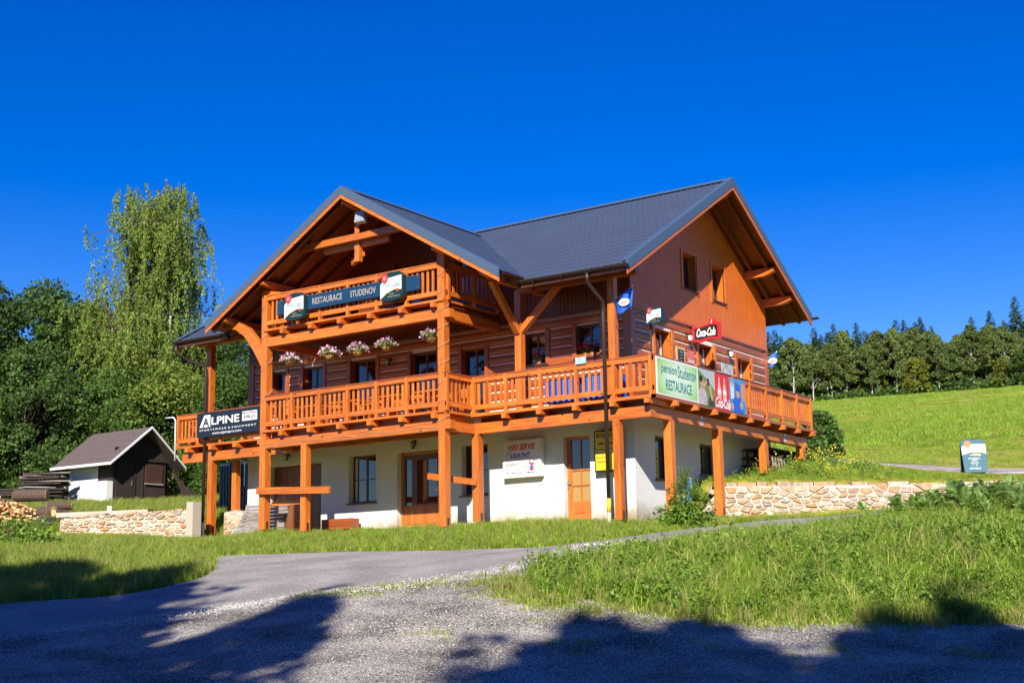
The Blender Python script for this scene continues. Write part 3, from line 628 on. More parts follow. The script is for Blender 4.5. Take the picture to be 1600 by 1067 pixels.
# barge boards with metal flashing
def barge(p, q, nrm, name='barge_board'):
    p = Vector(p); q = Vector(q); n_ = Vector(nrm)
    mb = MB(); mb.prism([p+Vector((0, 0, -.19)), q+Vector((0, 0, -.19)), q+Vector((0, 0, -.31)), p+Vector((0, 0, -.31))], n_*.04); part(mb, name, M['rail_x'], roof)
    mb = MB(); mb.prism([p+Vector((0, 0, .075)), q+Vector((0, 0, .075)), q+Vector((0, 0, -.19)), p+Vector((0, 0, -.19))], n_*.055)
    mb.prism([p+Vector((0, 0, .076)), q+Vector((0, 0, .076)), q+Vector((0, 0, .06)), p+Vector((0, 0, .06))], n_*-.16); part(mb, 'flashing', M['flash'], roof)
barge((GC, GY, ZRG), (GC-GE, GY, zgab(GC-GE)), (0, -1, 0)); barge((GC, GY, ZRG), (GC+GE, GY, zgab(GC+GE)), (0, -1, 0))
barge((XG1, YRG, ZRM), (XG1, YF, ZE), (1, 0, 0)); barge((XG1, YRG, ZRM), (XG1, YRE, zmain(YRE)), (1, 0, 0))
barge((XG0, YRG, ZRM), (XG0, YF, ZE), (-1, 0, 0)); barge((XG0, YRG, ZRM), (XG0, YRE, zmain(YRE)), (-1, 0, 0))
# ridge caps
part(MB().prism([(XG0, YRG-.14, ZRM-.02), (XG0, YRG, ZRM+.09), (XG0, YRG+.14, ZRM-.02)], (XG1-XG0, 0, 0)), 'ridge_cap', M['flash'], roof)
part(MB().prism([(GC-.14, GY, ZRG-.02), (GC, GY, ZRG+.09), (GC+.14, GY, ZRG-.02)], (0, 5.13-GY, 0)), 'ridge_cap', M['flash'], roof)
# fascias and gutters
part(MB().box(GC+GE+.05, XG1-.05, YF-.0, YF+.03, ZE-.2, ZE-.03), 'fascia', M['soff_x'], roof)
part(MB().box(XG0+.05, GC-GE-.05, YF, YF+.03, ZE-.2, ZE-.03), 'fascia', M['soff_x'], roof)
def gutter(a, b, side):
    a = Vector(a); b = Vector(b); side = Vector(side); pts = []
    for i in range(7):
        t = PI*i/6; pts.append(a+side*(.07-.07*math.cos(t))+Vector((0, 0, -.075*math.sin(t))))
    for i in range(6, -1, -1):
        t = PI*i/6; pts.append(a+side*(.07-.062*math.cos(t))+Vector((0, 0, -.067*math.sin(t)+.003)))
    part(MB().prism(pts, b-a), 'gutter', M['brownmetal'], roof)
gutter((GC+GE+.05, YF-.01, ZE-.02), (XG1+.1, YF-.01, ZE-.05), (0, -1, 0)); gutter((XG0-.05, YF-.01, ZE-.02), (GC-GE, YF-.01, ZE-.02), (0, -1, 0))
gutter((XG0, YRE+.01, zmain(YRE)-.03), (XG1+.25, YRE+.01, zmain(YRE)-.03), (0, 1, 0))
gutter((GC+GE+.01, GY+.05, zgab(GC+GE)-.04), (GC+GE+.01, YF+.02, zgab(GC+GE)-.05), (1, 0, 0)); gutter((GC-GE-.01, GY+.05, zgab(GC+GE)-.04), (GC-GE-.01, YF+.05, zgab(GC+GE)-.04), (-1, 0, 0))
for x in np.arange(GC+GE+.5, XG1, .9): part(MB().box(x, x+.03, YF-.16, YF+.02, ZE-.13, ZE-.1), 'gutter_bracket', M['brownmetal'], roof)
# --- gable cladding: vertical boards
def cladding(ax, a0, a1, z0, top, ops, name, mat=None):
    mb = MB(); w = .125; a = a0
    while a < a1-.01:
        b = min(a+w-.012, a1); m = (a+b)/2; hs_ = sorted([(o[2], o[3]) for o in ops if o[0] < m < o[1]]); z_ = z0; seg = []
        for lo, hi in hs_: seg.append((z_, lo, None)); z_ = hi
        seg.append((z_, top(a), top(b)))
        for lo, h1, h2 in seg:
            if h2 is None: h2 = h1
            if ax == 'y': mb.quadbox([(XR-.02, a, lo), (XR+.02, a, lo), (XR+.02, b, lo), (XR-.02, b, lo), (XR-.02, a, h1), (XR+.02, a, h1), (XR+.02, b, h2), (XR-.02, b, h2)])
            else: mb.quadbox([(a, YW-.02, lo), (b, YW-.02, lo), (b, YW+.02, lo), (a, YW+.02, lo), (a, YW-.02, h1), (b, YW-.02, h2), (b, YW+.02, h2), (a, YW+.02, h1)])
        a += w
    part(mb, name, mat or M['clad_z'], stuff=True)
cladding('y', YW, YB, 5.86, lambda y: zmain(y)-.15, up_right, 'cladding')
up_front = [(-12.3, -11.2, 6.3, 8.3), (-9.7, -8.7, 6.2, 8.35), (-7.4, -6.5, 7.0, 8.2)]
topf = lambda x: max(zmain(YW), zgab(x) if inb(x) else 0)-.16
cladding('x', XL, XR, 5.86, topf, up_front, 'cladding', M['soff_z'])  # front boards take the darker soffit brown to paint in the porch shade
# solid backing behind boards
mb = MB(); 
for a, b in ((YW+.3, 4.5), (5.4, 6.42), (7.3, YB)):
    ys = np.linspace(a, b, 12)
    for i in range(11): mb.quadbox([(XR-.3, ys[i], 5.85), (XR-.03, ys[i], 5.85), (XR-.03, ys[i+1], 5.85), (XR-.3, ys[i+1], 5.85), (XR-.3, ys[i], zmain(ys[i])-.16), (XR-.03, ys[i], zmain(ys[i])-.16), (XR-.03, ys[i+1], zmain(ys[i+1])-.16), (XR-.3, ys[i+1], zmain(ys[i+1])-.16)])
for a, b in ((4.5, 5.4), (6.42, 7.3)):
    mb.box(XR-.3, XR-.03, a, b, 5.85, 6.93); mb.quadbox([(XR-.3, a, 8.06), (XR-.03, a, 8.06), (XR-.03, b, 8.06), (XR-.3, b, 8.06), (XR-.3, a, zmain(a)-.16), (XR-.03, a, zmain(a)-.16), (XR-.03, b, zmain(b)-.16), (XR-.3, b, zmain(b)-.16)])
part(mb, 'gable_wall', M['soff_y'])
mb = MB(); xs = np.linspace(XL, XR-.3, 60)
for i in range(59):
    m = (xs[i]+xs[i+1])/2; op = [o for o in up_front if o[0] < m < o[1]]
    if op: mb.box(xs[i], xs[i+1], YW+.03, YW+.2, 5.85, op[0][2]); lo = op[0][3]
    else: lo = 5.85
    mb.quadbox([(xs[i], YW+.03, lo), (xs[i+1], YW+.03, lo), (xs[i+1], YW+.2, lo), (xs[i], YW+.2, lo), (xs[i], YW+.03, topf(xs[i])), (xs[i+1], YW+.03, topf(xs[i+1])), (xs[i+1], YW+.2, topf(xs[i+1])), (xs[i], YW+.2, topf(xs[i]))])
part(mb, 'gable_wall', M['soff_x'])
for o in up_front: window('x', o, .1, name='glazed_door' if o[2] < 6.5 else 'window', mull=1, bars=1, sill=False)
for o in up_right:
    part(MB().box(XR+.02, XR+.05, o[0]-.1, o[0], o[2]-.1, o[3]+.08).box(XR+.02, XR+.05, o[1], o[1]+.1, o[2]-.1, o[3]+.08).box(XR+.02, XR+.05, o[0], o[1], o[3], o[3]+.08), 'casing_board', M['clad_z'])
part(MB().box(XL, XR+.03, YW-.05, YW-.02, 5.83, 5.89), 'cornice', M['log_x']); part(MB().box(XR+.02, XR+.05, YW-.02, YB, 5.83, 5.89), 'cornice', M['log_y'])
# purlins
def curved_purlin(p, q, w, h):      # end shaped with a slight curve underneath
    p = Vector(p); q = Vector(q); d = q-p; s = Vector((0, 0, 1)).cross(d).normalized()*(w/2); top = h/2
    prof = [(0, -h/2), (.72, -h/2), (.86, -h*.32), (.95, -h*.12), (1, -h*.05), (1, top), (0, top)]
    return MB().prism([p+d*t+Vector((0, 0, zz))-s for t, zz in prof], s*2)
for y, z_ in ((2.35, 8.15), (8.9, 8.15), (YB-.12, 7.45), (YW+.12, 7.55)):
    part(curved_purlin((XR-.3, y, z_-.02), (XG1-.12, y, z_-.02), .2, .24), 'purlin', M['rail_x'])
part(curved_purlin((XR-.3, YRG, ZRM-.42), (XG1-.12, YRG, ZRM-.42), .2, .26), 'purlin', M['log_x'])
for x, z_ in ((GC, 9.55), (GC-3.35, 7.60), (GC+3.35, 7.60), (GC-4.98, 6.66), (GC+4.98, 6.66)):
    part(curved_purlin((x, YW, z_), (x, GY+.1, z_), .18, .22), 'purlin', M['rail_y'])
part(MB().box(XG0+.1, GC-4.98, -.02, .2, 6.44, 6.62), 'purlin', M['rail_x']); part(MB().box(GC+4.98, XG1-.2, .0, .22, 6.40, 6.60), 'purlin', M['log_x'])
# collar ties and king post in the front gable
part(MB().box(-11.35, -7.3, -1.22, -1.08, 8.5, 8.7), 'collar_beam', M['rail_x'])
part(MB().box(-10.55, -8.0, -1.0, -.86, 8.34, 8.54), 'collar_beam', M['rail_x'])
part(MB().box(GC-.09, GC+.09, -1.06, -.9, 7.9, 9.45), 'king_post', M['rail_z'])
part(MB().beam((GC-.55, -.6, 8.0), (GC+.1, -.9, 8.15), .12, .14), 'knee_brace', M['rail_x'])
# --- posts
def post(x, y, z0, z1, w=.2, mat='rail_z', shoe=True):
    p = part(MB().box(x-w/2, x+w/2, y-w/2, y+w/2, z0+.12 if shoe else z0, z1), 'post', M[mat])
    if shoe: part(MB().box(x-.015, x+.015, y-.06, y+.06, z0-.3, z0+.35).box(x-w/2-.006, x+w/2+.006, y-.04, y+.04, z0+.14, z0+.36), 'post_shoe', M['brownmetal'], p)
    return p
PY = BY+.11
post(BX0-.02, PY, hz(BX0, PY), 7.48, .24); post(BX1-.12, PY, hz(BX1, PY), 7.55, .23); post(-11.05, PY, hz(-11, PY), 2.6, .21)
post(-5.76, .2, hz(-5.76, .1), 2.6, .23); post(-1.2, .2, hz(-1.2, .1), 2.6, .2); post(-16.55, .2, hz(-16.5, .1), 2.6, .22)
post(-16.0, .75, hz(-16, .7), 2.6, .2)
for y in (1.24, 4.1, 7.2, 10.05): post(-.25, y, hz(-.25, y), 2.6, .22)
post(GC+4.98, .12, ZD, 5.38, .21, shoe=False); part(MB().box(GC+4.98-.1, GC+4.98+.1, .02, .22, 5.38, 6.5), 'post', M['log_z'])
post(-1.2, .12, ZD, 6.4, .2, shoe=False); post(-16.62, .12, ZD, 6.44, .2, shoe=False)
part(MB().beam((GC+4.98, .02, 5.3), (GC+4.98, -1.2, 6.55), .15, .17, up=(0, 1, 0)), 'brace', M['rail_z'])
part(MB().beam((GC+5.0, .12, 5.3), (GC+6.28, .12, 6.45), .15, .17, up=(0, 1, 0)), 'brace', M['rail_z'])
# curved brace carrying the left eave purlin
cb = [(BX0-.1, PY, 5.2), (BX0-.45, PY, 5.75), (BX0-.95, PY, 6.3), (BX0-1.75, PY, 6.62)]
mb = MB()
up_pts = [(BX0-.02, 5.55), (BX0-.35, 6.0), (BX0-.75, 6.42), (BX0-1.25, 6.68), (BX0-1.9, 6.76), (BX0-1.9, 6.55), (BX0-1.35, 6.44), (BX0-.95, 6.18), (BX0-.55, 5.7), (BX0-.12, 5.05), (BX0-.02, 5.0)]
part(MB().prism([(x, PY-.08, z_) for x, z_ in up_pts][::-1], (0, .16, 0)), 'brace', M['rail_x'])
part(MB().beam((BX0-.1, PY, 7.42), (BX0+1.0, PY, 7.18), .16, .18), 'brace', M['rail_x'])
# beams under balconies
def hbeam(x0, x1, y0, y1, z0, z1, axis): part(MB().box(x0, x1, y0, y1, z0, z1), 'beam', M['rail_'+axis])
hbeam(-17.9, BX0-.14, .1, .3, 2.6, 2.89, 'x'); hbeam(-6.0, -.15, .1, .3, 2.6, 2.89, 'x'); hbeam(-.35, -.15, .3, 10.35, 2.6, 2.888, 'y')
hbeam(BX0+.1, BX1-.235, PY-.1, PY+.1, 2.6, 2.87, 'x'); hbeam(BX0+.1, BX1-.235, PY-.1, PY+.1, 5.72, 5.99, 'x')
hbeam(BX0-.1, BX0+.1, PY+.12, .1, 2.6, 2.87, 'y'); hbeam(BX1-.2, BX1, PY+.12, .1, 2.6, 2.87, 'y'); hbeam(BX1-.2, BX1, PY+.12, YW, 5.72, 5.98, 'y'); hbeam(BX0-.1, BX0+.1, PY+.12, YW, 5.72, 5.98, 'y')
part(MB().box(BX1, BX1+.2, PY-.14, PY+.08, 2.62, 2.86), 'beam_end', M['rail_x']); part(MB().box(BX1, BX1+.2, PY-.14, PY+.08, 5.72, 5.96), 'beam_end', M['rail_x'])
hbeam(BX0+.1, BX1-.2, -.1, .1, 2.62, 2.88, 'x')
for a, b, c, d, e, f in ((-17.9, BX0-.15, .33, .37, 2.62, 3.07), (BX1+.05, -.4, .33, .37, 2.62, 3.07), (BX0+.12, BX1-.22, PY+.12, PY+.16, 2.62, 3.07), (BX0+.12, BX1-.22, PY+.12, PY+.16, 5.74, 6.09)): part(MB().box(a, b, c, d, e, f), 'light_stop_board', M['soff_x'])  # boards added behind the beams to stop sunlight leaking under the decks
# joists with visible ends
jf = MB().quadbox([(-.07, 0, .03), (.07, 0, .03), (.07, 1.4, 0), (-.07, 1.4, 0), (-.07, 0, .17), (.07, 0, .17), (.07, 1.4, .17), (-.07, 1.4, .17)]).mesh('joist', M['rail_y'])
jr = MB().quadbox([(0, -.07, .03), (0, .07, .03), (-1.3, .07, 0), (-1.3, -.07, 0), (0, -.07, .17), (0, .07, .17), (-1.3, .07, .17), (-1.3, -.07, .17)][::-1]).mesh('joist', M['rail_x'])
for x in list(np.arange(-17.4, -13, 1.12))+list(np.arange(-4.6, -.3, 1.15))+[-.12]: inst(jf, 'joist', house, (x, -.17, 2.9))
for x in np.arange(BX0+.85, BX1-.3, 1.16):
    inst(jf, 'joist', house, (x, BY-.16, 2.9)); inst(jf, 'joist', house, (x, BY-.16, 6.0))
for y in np.arange(.95, 10.4, 1.155): inst(jr, 'joist', house, (.19, y, 2.9))

# decks: boards
def deck(x0, x1, y0, y1, z0, z1, along, mat):
    mb = MB()
    if along == 'x':
        n = max(1, round((y1-y0)/.14)); w = (y1-y0)/n
        for i in range(n): mb.box(x0, x1, y0+i*w, y0+(i+1)*w-.008, z0, z1)
    else:
        n = max(1, round((x1-x0)/.14)); w = (x1-x0)/n
        for i in range(n): mb.box(x0+i*w, x0+(i+1)*w-.008, y0, y1, z0, z1)
    part(mb, 'deck_boards', mat, stuff=True)
deck(-18.05, BX0-.001, -.05, YW-.03, 3.08, ZD, 'x', M['rail_x']); deck(BX0, BX1, BY-.06, YW-.03, 3.08, ZD, 'x', M['rail_x'])
deck(BX1+.001, XR, -.05, YW-.03, 3.08, ZD, 'x', M['rail_x']); deck(XR+.01, .06, -.05, 10.5, 3.08, ZD, 'y', M['rail_y'])
deck(BX0, BX1, BY-.06, YW-.03, 6.19, 6.25, 'x', M['rail_x'])
part(MB().box(BX0+.05, BX1-.05, BY+.3, YW-.05, 6.10, 6.13), 'ceiling', M['soff_x'])
part(MB().box(-.02, .10, -.09, 10.6, 3.06, 3.142), 'edge_board', M['log_y']); part(MB().box(BX1, .10, -.09, -.051, 3.06, 3.142), 'edge_board', M['rail_x'])
# --- railings
bal_x = MB().box(-.04, .04, -.014, .014, 0, .68).mesh('baluster', M['rail_z'])
bal_y = MB().box(-.014, .014, -.04, .04, 0, .68).mesh('baluster', M['rail_z'])
def railing(p, q, z0, bays, nb=5, cap=M['log_x'], label=None, endposts=True, hide=None):
    """z0 deck top; boards, rail posts and balusters between p and q"""
    (x0, y0), (x1, y1) = p, q; L = math.hypot(x1-x0, y1-y0); ax = 'x' if abs(x1-x0) > abs(y1-y0) else 'y'
    d = ((x1-x0)/L, (y1-y0)/L); a_ = min(x0, x1) if ax == 'x' else min(y0, y1); b_ = a_+L
    c_ = y0 if ax == 'x' else x0
    def bx(mb, s0, s1, t0, t1, lo, hi):
        if ax == 'x': mb.box(s0, s1, c_+t0, c_+t1, lo, hi)
        else: mb.box(c_-t1, c_-t0, s0, s1, lo, hi)
        return mb
    rl = part(bx(MB(), a_, b_, -.035, .02, z0+.90, z0+1.03), 'railing', M['rail_'+ax], label=label)
    part(bx(MB(), a_-.02, b_+.02, -.055, .075, z0+1.03, z0+1.062), 'handrail', cap, rl)
    part(bx(MB(), a_, b_, -.035, .02, z0+.12, z0+.25), 'bottom_rail', M['rail_'+ax], rl)
    st = L/bays
    for i in range(bays+1):
        s = a_+i*st
        if endposts or 0 < i < bays:
            s = min(max(s, a_+.045), b_-.045); part(bx(MB(), s-.045, s+.045, -.06, .05, z0+.0, z0+1.028), 'rail_post', M['rail_z'], rl)
        if i < bays:
            for j in range(nb):
                t = a_+i*st+st*(j+1)/(nb+.999) if nb > 1 else a_+i*st+st/2
                loc = (t, c_+.035, z0+.22) if ax == 'x' else (c_-.035, t, z0+.22)
                inst(bal_x if ax == 'x' else bal_y, 'baluster', rl, loc)
    return rl
railing((-18.02, 0), (BX0-.14, 0), ZD, 5, 5, M['log_x'])
railing((BX0+.1, BY), (BX1-.23, BY), ZD, 6, 5, M['log_x'], endposts=False)
railing((BX1, BY+.0), (BX1, 0), ZD, 1, 6, M['log_y'])
railing((BX1, 0), (0, 0), ZD, 5, 5, M['log_x']); railing((0, 0), (0, 10.42), ZD, 9, 6, M['log_y'])
railing((-18.02, 0), (-18.02, YW), ZD, 1, 6, M['log_y'])
railing((BX0+.1, BY), (BX1-.23, BY), 6.25, 6, 5, M['rail_x'], endposts=False)
railing((BX1, BY+.12), (BX1, YW-.03), 6.25, 2, 6, M['rail_y']); railing((BX0, BY+.12), (BX0, YW-.03), 6.25, 2, 6, M['rail_y'])
# downpipes
part(MB().tube([(-1.35, YF-.08, 6.38), (-1.37, YF-.05, 6.15), (-1.36, -.1, 5.75), (-1.36, -.12, 5.4), (-1.35, -.12, .55)], .052, 10), 'downpipe', M['brownmetal'], smooth=True)
part(MB().tube([(-1.35, -.12, .55), (-1.35, -.12, .2)], .06, 10), 'downpipe_foot', M['yellow'], smooth=True); part(MB().tube([(-1.35, -.12, .25), (-1.35, -.12, -.25)], .055, 10), 'drain_stub', M['concrete'], smooth=True)
part(MB().tube([(-17.2, YF-.08, 6.38), (-17.2, YF-.06, 6.1), (-16.95, -.45, 5.85), (-16.62, -.12, 5.7), (-16.6, -.1, 5.3), (-16.6, -.1, .6)], .052, 10), 'downpipe', M['brownmetal'], smooth=True)
part(MB().tube([(-16.6, -.1, .6), (-16.6, -.1, 0)], .055, 10), 'drain_stub', M['offwhite'], smooth=True)
part(MB().tube([(-18.6, -.05, 4.17), (-18.2, -.05, 4.15), (-18.1, -.05, 4.05), (-18.08, -.05, 2.7)], .025, 8), 'vent_pipe', M['offwhite'], smooth=True)
# horizontal bars bracing the front posts
part(MB().beam((-12.85, PY-.2, 1.33), (-9.9, PY-.2, 1.20), .08, .2), 'brace_bar', M['rail_x'])
part(MB().beam((-6.3, PY-.2, 1.36), (-5.72, .05, 1.24), .06, .17), 'brace_bar', M['rail_x'])
part(MB().box(-12.55, -11.1, PY+.12, PY+.18, .88, 1.0), 'brace_bar', M['rail_x'])
# string light cable wound round the posts
pts = []
for i in range(120):
    t = i/119; a = t*2*PI*9; x = BX1-.12+.16*math.cos(a); y = PY+.16*math.sin(a); pts.append((x, y, 2.5+t*4.6))
lc = MB().tube(pts, .007, 5)
pts = [(BX0-.02+.17*math.cos(a*.5), PY+.17*math.sin(a*.5), 2.4+a/60*4.6) for a in np.linspace(0, 60, 140)]; lc.tube(pts, .007, 5)
lc.tube([(BX0+.1+i*.6, PY-.11, 2.75-.09*math.sin(i*1.3)**2) for i in range(12)], .007, 5)
lc.tube([(XL, YW-.06, 5.85), (-9, YW-.06, 5.88), (XR, YW-.06, 5.86)], .012, 5)
tag(lc.build('string_light', M['cord']), 'cream cable of fairy lights wound around the front balcony posts', 'string light')

# ------------------------------------------------------------------ signs and things on the house
def solid(pts2, y0, y1, name, mat, parent, ax='x'):
    """2D outline extruded between y0 and y1 on a front plane, or x0..x1 on the right plane"""
    if ax == 'x': return part(MB().prism([(a, y0, b) for a, b in pts2][::-1], (0, y1-y0, 0)), name, mat, parent)
    return part(MB().prism([(y0, a, b) for a, b in pts2], (y1-y0, 0, 0)), name, mat, parent)
def arc(cx, cz, rx, rz, t0, t1, n=10): return [(cx+rx*math.cos(R(t0+(t1-t0)*i/n)), cz+rz*math.sin(R(t0+(t1-t0)*i/n))) for i in range(n+1)]
t = thing('restaurant_sign', 'long navy board reading RESTAURACE STUDENOV along the upper balcony', 'sign', (0, BY-.1, 0))
part(MB().box(-12.05, -6.5, -.06, -.02, 6.6, 7.03), 'board', M['navy'], t)
lettering('RESTAURACE', 1.18, .19, M['tan_letter'], t, (-10.0, -.064, 6.82), bold=.01); lettering('STUDENOV', .98, .19, M['tan_letter'], t, (-8.6, -.064, 6.82), bold=.01)
for x in (-11.98, -6.57):
    for z_ in (6.66, 6.98): part(MB().ball((x, -.065, z_), .018, .01, .018, 8, 4), 'screw', M['steel'], t)
def beer_badge(cx, cz, lab, w=.86, h=.84, y=BY-.2, face='x', group='beer signs on the upper balcony', name='beer_sign', pole=None):
    t = thing(name, lab, 'sign', (0, 0, 0), group)
    # local frame: a = across, z
    A = lambda a, z_: (cx+a*w, cz+z_*h)
    out = [A(-.5, -.36), A(-.36, -.46), A(0, -.5), A(.36, -.46), A(.5, -.36), A(.5, .34), A(.36, .46), A(0, .5), A(-.34, .46), A(-.5, .34)]
    solid(out, y-.1, y+.06, 'casing', M['green_badge'], t, 'x')
    pan = [A(-.46, -.40), A(-.2, -.2), A(.14, -.1), A(.44, -.14), A(.44, .34), A(-.28, .28), A(-.46, .1)]
    solid(pan, y-.108, y-.1, 'panel', M['signwhite'], t); solid([A(-.46, -.42), A(-.2, -.24), A(.14, -.13), A(.44, -.17), A(.44, -.145), A(.14, -.10), A(-.2, -.21), A(-.46, -.38)], y-.112, y-.109, 'gold_stripe', M['gold'], t)
    sx, sz = A(-.26, .3); seal = [(sx+.125*w*(1+.06*(i % 2))*math.cos(2*PI*i/28), sz+.16*h*(1+.06*(i % 2))*math.sin(2*PI*i/28)) for i in range(28)]
    solid(seal, y-.125, y-.1, 'seal', M['red'], t); solid(arc(sx, sz, .07*w, .09*h, 0, 342, 19), y-.128, y-.125, 'seal_mark', plain('pale red', (.75, .2, .18), .5), t)
    lx, lz = A(.02, .04); lettering('Pilsner Urquell', .74*w, .24*h, M['blue'] if False else M['teal'], t, (lx, y-.111, lz), shear=.3, bold=.01)
    solid([A(.05, -.02), A(.38, .0), A(.38, -.015), A(.05, -.035)], y-.111, y-.109, 'underline', M['teal'], t)
    lx, lz = A(.1, -.34); lettering('PLZEŇ CZECH', .5*w, .06*h, M['gold'], t, (lx, y-.102, lz)); lx, lz = A(.02, -.26); lettering('PILSEN', .2*w, .04*h, M['gold'], t, (lx, y-.102, lz))
    sx, sz = A(.28, -.16); solid(arc(sx, sz, .05*w, .06*h, 0, 324, 9), y-.114, y-.11, 'small_seal', M['red'], t)
    return t
beer_badge(-11.2, 6.73, 'green and white beer badge with red seal at the left end of the navy board')
beer_badge(-7.42, 6.79, 'green and white beer badge with red seal at the right end of the navy board')
# dark banner on the left balcony
t = thing('banner', 'black ALPINE PRO sportswear banner tied to the left end of the balcony rail', 'banner', (0, -.2, 0))
part(MB().box(-16.86, -13.95, -.02, 0, 3.34, 4.13), 'cloth', M['navy2'], t)
lettering('LPINE', 1.28, .25, M['signwhite'], t, (-15.52, -.024, 3.84), bold=.02)
solid([(-16.72, 3.66), (-16.5, 4.05), (-16.22, 4.05), (-16.22, 3.66)], -.026, -.021, 'logo_patch', M['signwhite'], t)
lettering('A', .32, .3, M['navy2'], t, (-16.42, -.029, 3.82), bold=.03)
part(MB().box(-14.75, -14.08, -.025, -.021, 3.98, 4.02), 'stripe', M['signwhite'], t); part(MB().box(-14.75, -14.08, -.025, -.021, 3.72, 3.95), 'logo_patch', M['signwhite'], t)
lettering('PRO', .5, .13, M['navy2'], t, (-14.4, -.028, 3.83), bold=.02)
lettering('S P O R T S W E A R  &  E Q U I P M E N T', 2.6, .07, M['signwhite'], t, (-15.42, -.024, 3.56), bold=.01)
lettering('www.alpinepro.com', 1.35, .1, M['signwhite'], t, (-15.45, -.024, 3.43), bold=.005)
# side banners
t = thing('banner', 'green and white pension Studenov RESTAURACE banner at the corner of the side balcony', 'banner', (.1, 0, 0), 'banners on the side balcony rail')
part(MB().box(0, .012, -.02, 2.33, 3.15, 4.14), 'cloth', M['signwhite'], t); part(MB().box(.012, .016, .05, 2.26, 3.2, 4.09), 'cloth_print', M['gbanner'], t)
lettering('pension', .85, .3, M['teal'], t, (.02, .68, 3.83), RIGHT, bold=.012); lettering('Studenov', 1.05, .32, M['teal'], t, (.02, 1.68, 3.86), RIGHT, bold=.012)
lettering('RESTAURACE', 1.45, .28, M['teal'], t, (.02, 1.2, 3.45), RIGHT, bold=.02)
def rpoly(t, pts, mat, h, name='print'): return part(MB().prism([(h, a, b) for a, b in pts], (.002, 0, 0)), name, mat, t)
def blob(cy, cz, ry, rz, n=12): return arc(cy, cz, ry, rz, 0, 360*(n-1)/n, n-1)
t = thing('banner', 'printed photo banner of a hiker drinking on a hillside, beside the green banner', 'banner', (.1, 0, 0), 'banners on the side balcony rail')
part(MB().box(0, .012, 2.34, 3.34, 3.12, 4.13), 'cloth', plain('printed sky grey', (.45, .5, .52), .6), t)
rpoly(t, [(2.34, 3.12), (3.34, 3.12), (3.34, 3.6), (2.9, 3.85), (2.34, 4.1)], M['pgreen'], .012); rpoly(t, [(2.36, 3.14), (2.8, 3.14), (2.85, 3.4), (2.7, 3.6), (2.5, 3.62), (2.36, 3.5)], plain('checked shirt print', (.5, .4, .45), .8, var=.5, scale=25), .014)
rpoly(t, blob(2.56, 3.76, .1, .14), M['skin'], .016); rpoly(t, blob(2.5, 3.85, .1, .09), M['black'], .018); rpoly(t, [(2.6, 3.68), (2.85, 3.86), (2.9, 3.8), (2.68, 3.6)], M['skin'], .018)
rpoly(t, [(2.83, 3.9), (2.98, 3.88), (2.98, 3.7), (2.88, 3.72)], plain('dark bottle print', (.08, .02, .015), .5), .019); rpoly(t, [(2.95, 3.7), (3.1, 3.7), (3.2, 3.3), (3.1, 3.3)], M['skin'], .018)
rpoly(t, [(2.9, 3.14), (3.3, 3.14), (3.25, 3.38), (2.95, 3.38)], plain('dark bag print', (.05, .06, .04), .7), .016)
t = thing('banner', 'red and white cola banner with two bottles and script lettering', 'banner', (.1, 0, 0), 'banners on the side balcony rail')
part(MB().box(0, .012, 3.35, 4.27, 3.1, 4.12), 'cloth', M['red'], t)
for yb in (3.62, 3.95):
    rpoly(t, [(yb-.1, 3.35), (yb+.1, 3.35), (yb+.11, 3.6), (yb+.08, 3.75), (yb+.035, 3.88), (yb+.035, 4.02), (yb-.035, 4.02), (yb-.035, 3.88), (yb-.08, 3.75), (yb-.11, 3.6)], plain('pale bottle print', (.75, .45, .42), .5), .013, 'bottle_print')
    rpoly(t, [(yb-.1, 3.55), (yb+.1, 3.55), (yb+.1, 3.67), (yb-.1, 3.67)], M['signwhite'], .016, 'label_print')
rpoly(t, [(3.3, 3.42), (3.42, 3.5), (3.8, 3.3), (4.2, 3.42), (4.3, 3.2), (3.5, 3.16)], plain('script backing', (.62, .03, .03), .5), .018)
lettering('Coca-Cola', .95, .3, M['signwhite'], t, (.024, 3.8, 3.3), RIGHT, shear=.45, bold=.035)
t = thing('banner', 'printed blue photo banner of sports fans in blue hats, last one on the rail', 'banner', (.1, 0, 0), 'banners on the side balcony rail')
part(MB().box(0, .012, 4.28, 5.32, 3.12, 4.1), 'cloth', plain('blue print ground', (.06, .28, .62), .6, var=.4, scale=5), t)
rpoly(t, [(4.45, 3.13), (5.15, 3.13), (5.1, 3.45), (4.95, 3.58), (4.6, 3.58), (4.4, 3.4)], M['blue'], .013); rpoly(t, blob(4.8, 3.68, .1, .14), M['skin'], .015); rpoly(t, [(4.68, 3.76), (4.92, 3.76), (4.95, 3.9), (4.8, 3.97), (4.65, 3.9)], M['blue'], .017)
rpoly(t, [(4.34, 3.5), (4.56, 3.5), (4.56, 3.95), (4.34, 3.95)], plain('pale shirt print', (.65, .68, .75), .7), .013); rpoly(t, blob(4.45, 3.95, .07, .1), M['skin'], .016)
rpoly(t, [(5.05, 3.5), (5.28, 3.5), (5.28, 4.0), (5.05, 4.0)], plain('orange figure print', (.75, .25, .12), .7), .013); rpoly(t, blob(5.02, 3.36, .09, .12), M['skin'], .017); rpoly(t, blob(4.42, 3.28, .08, .12), M['skin'], .017)
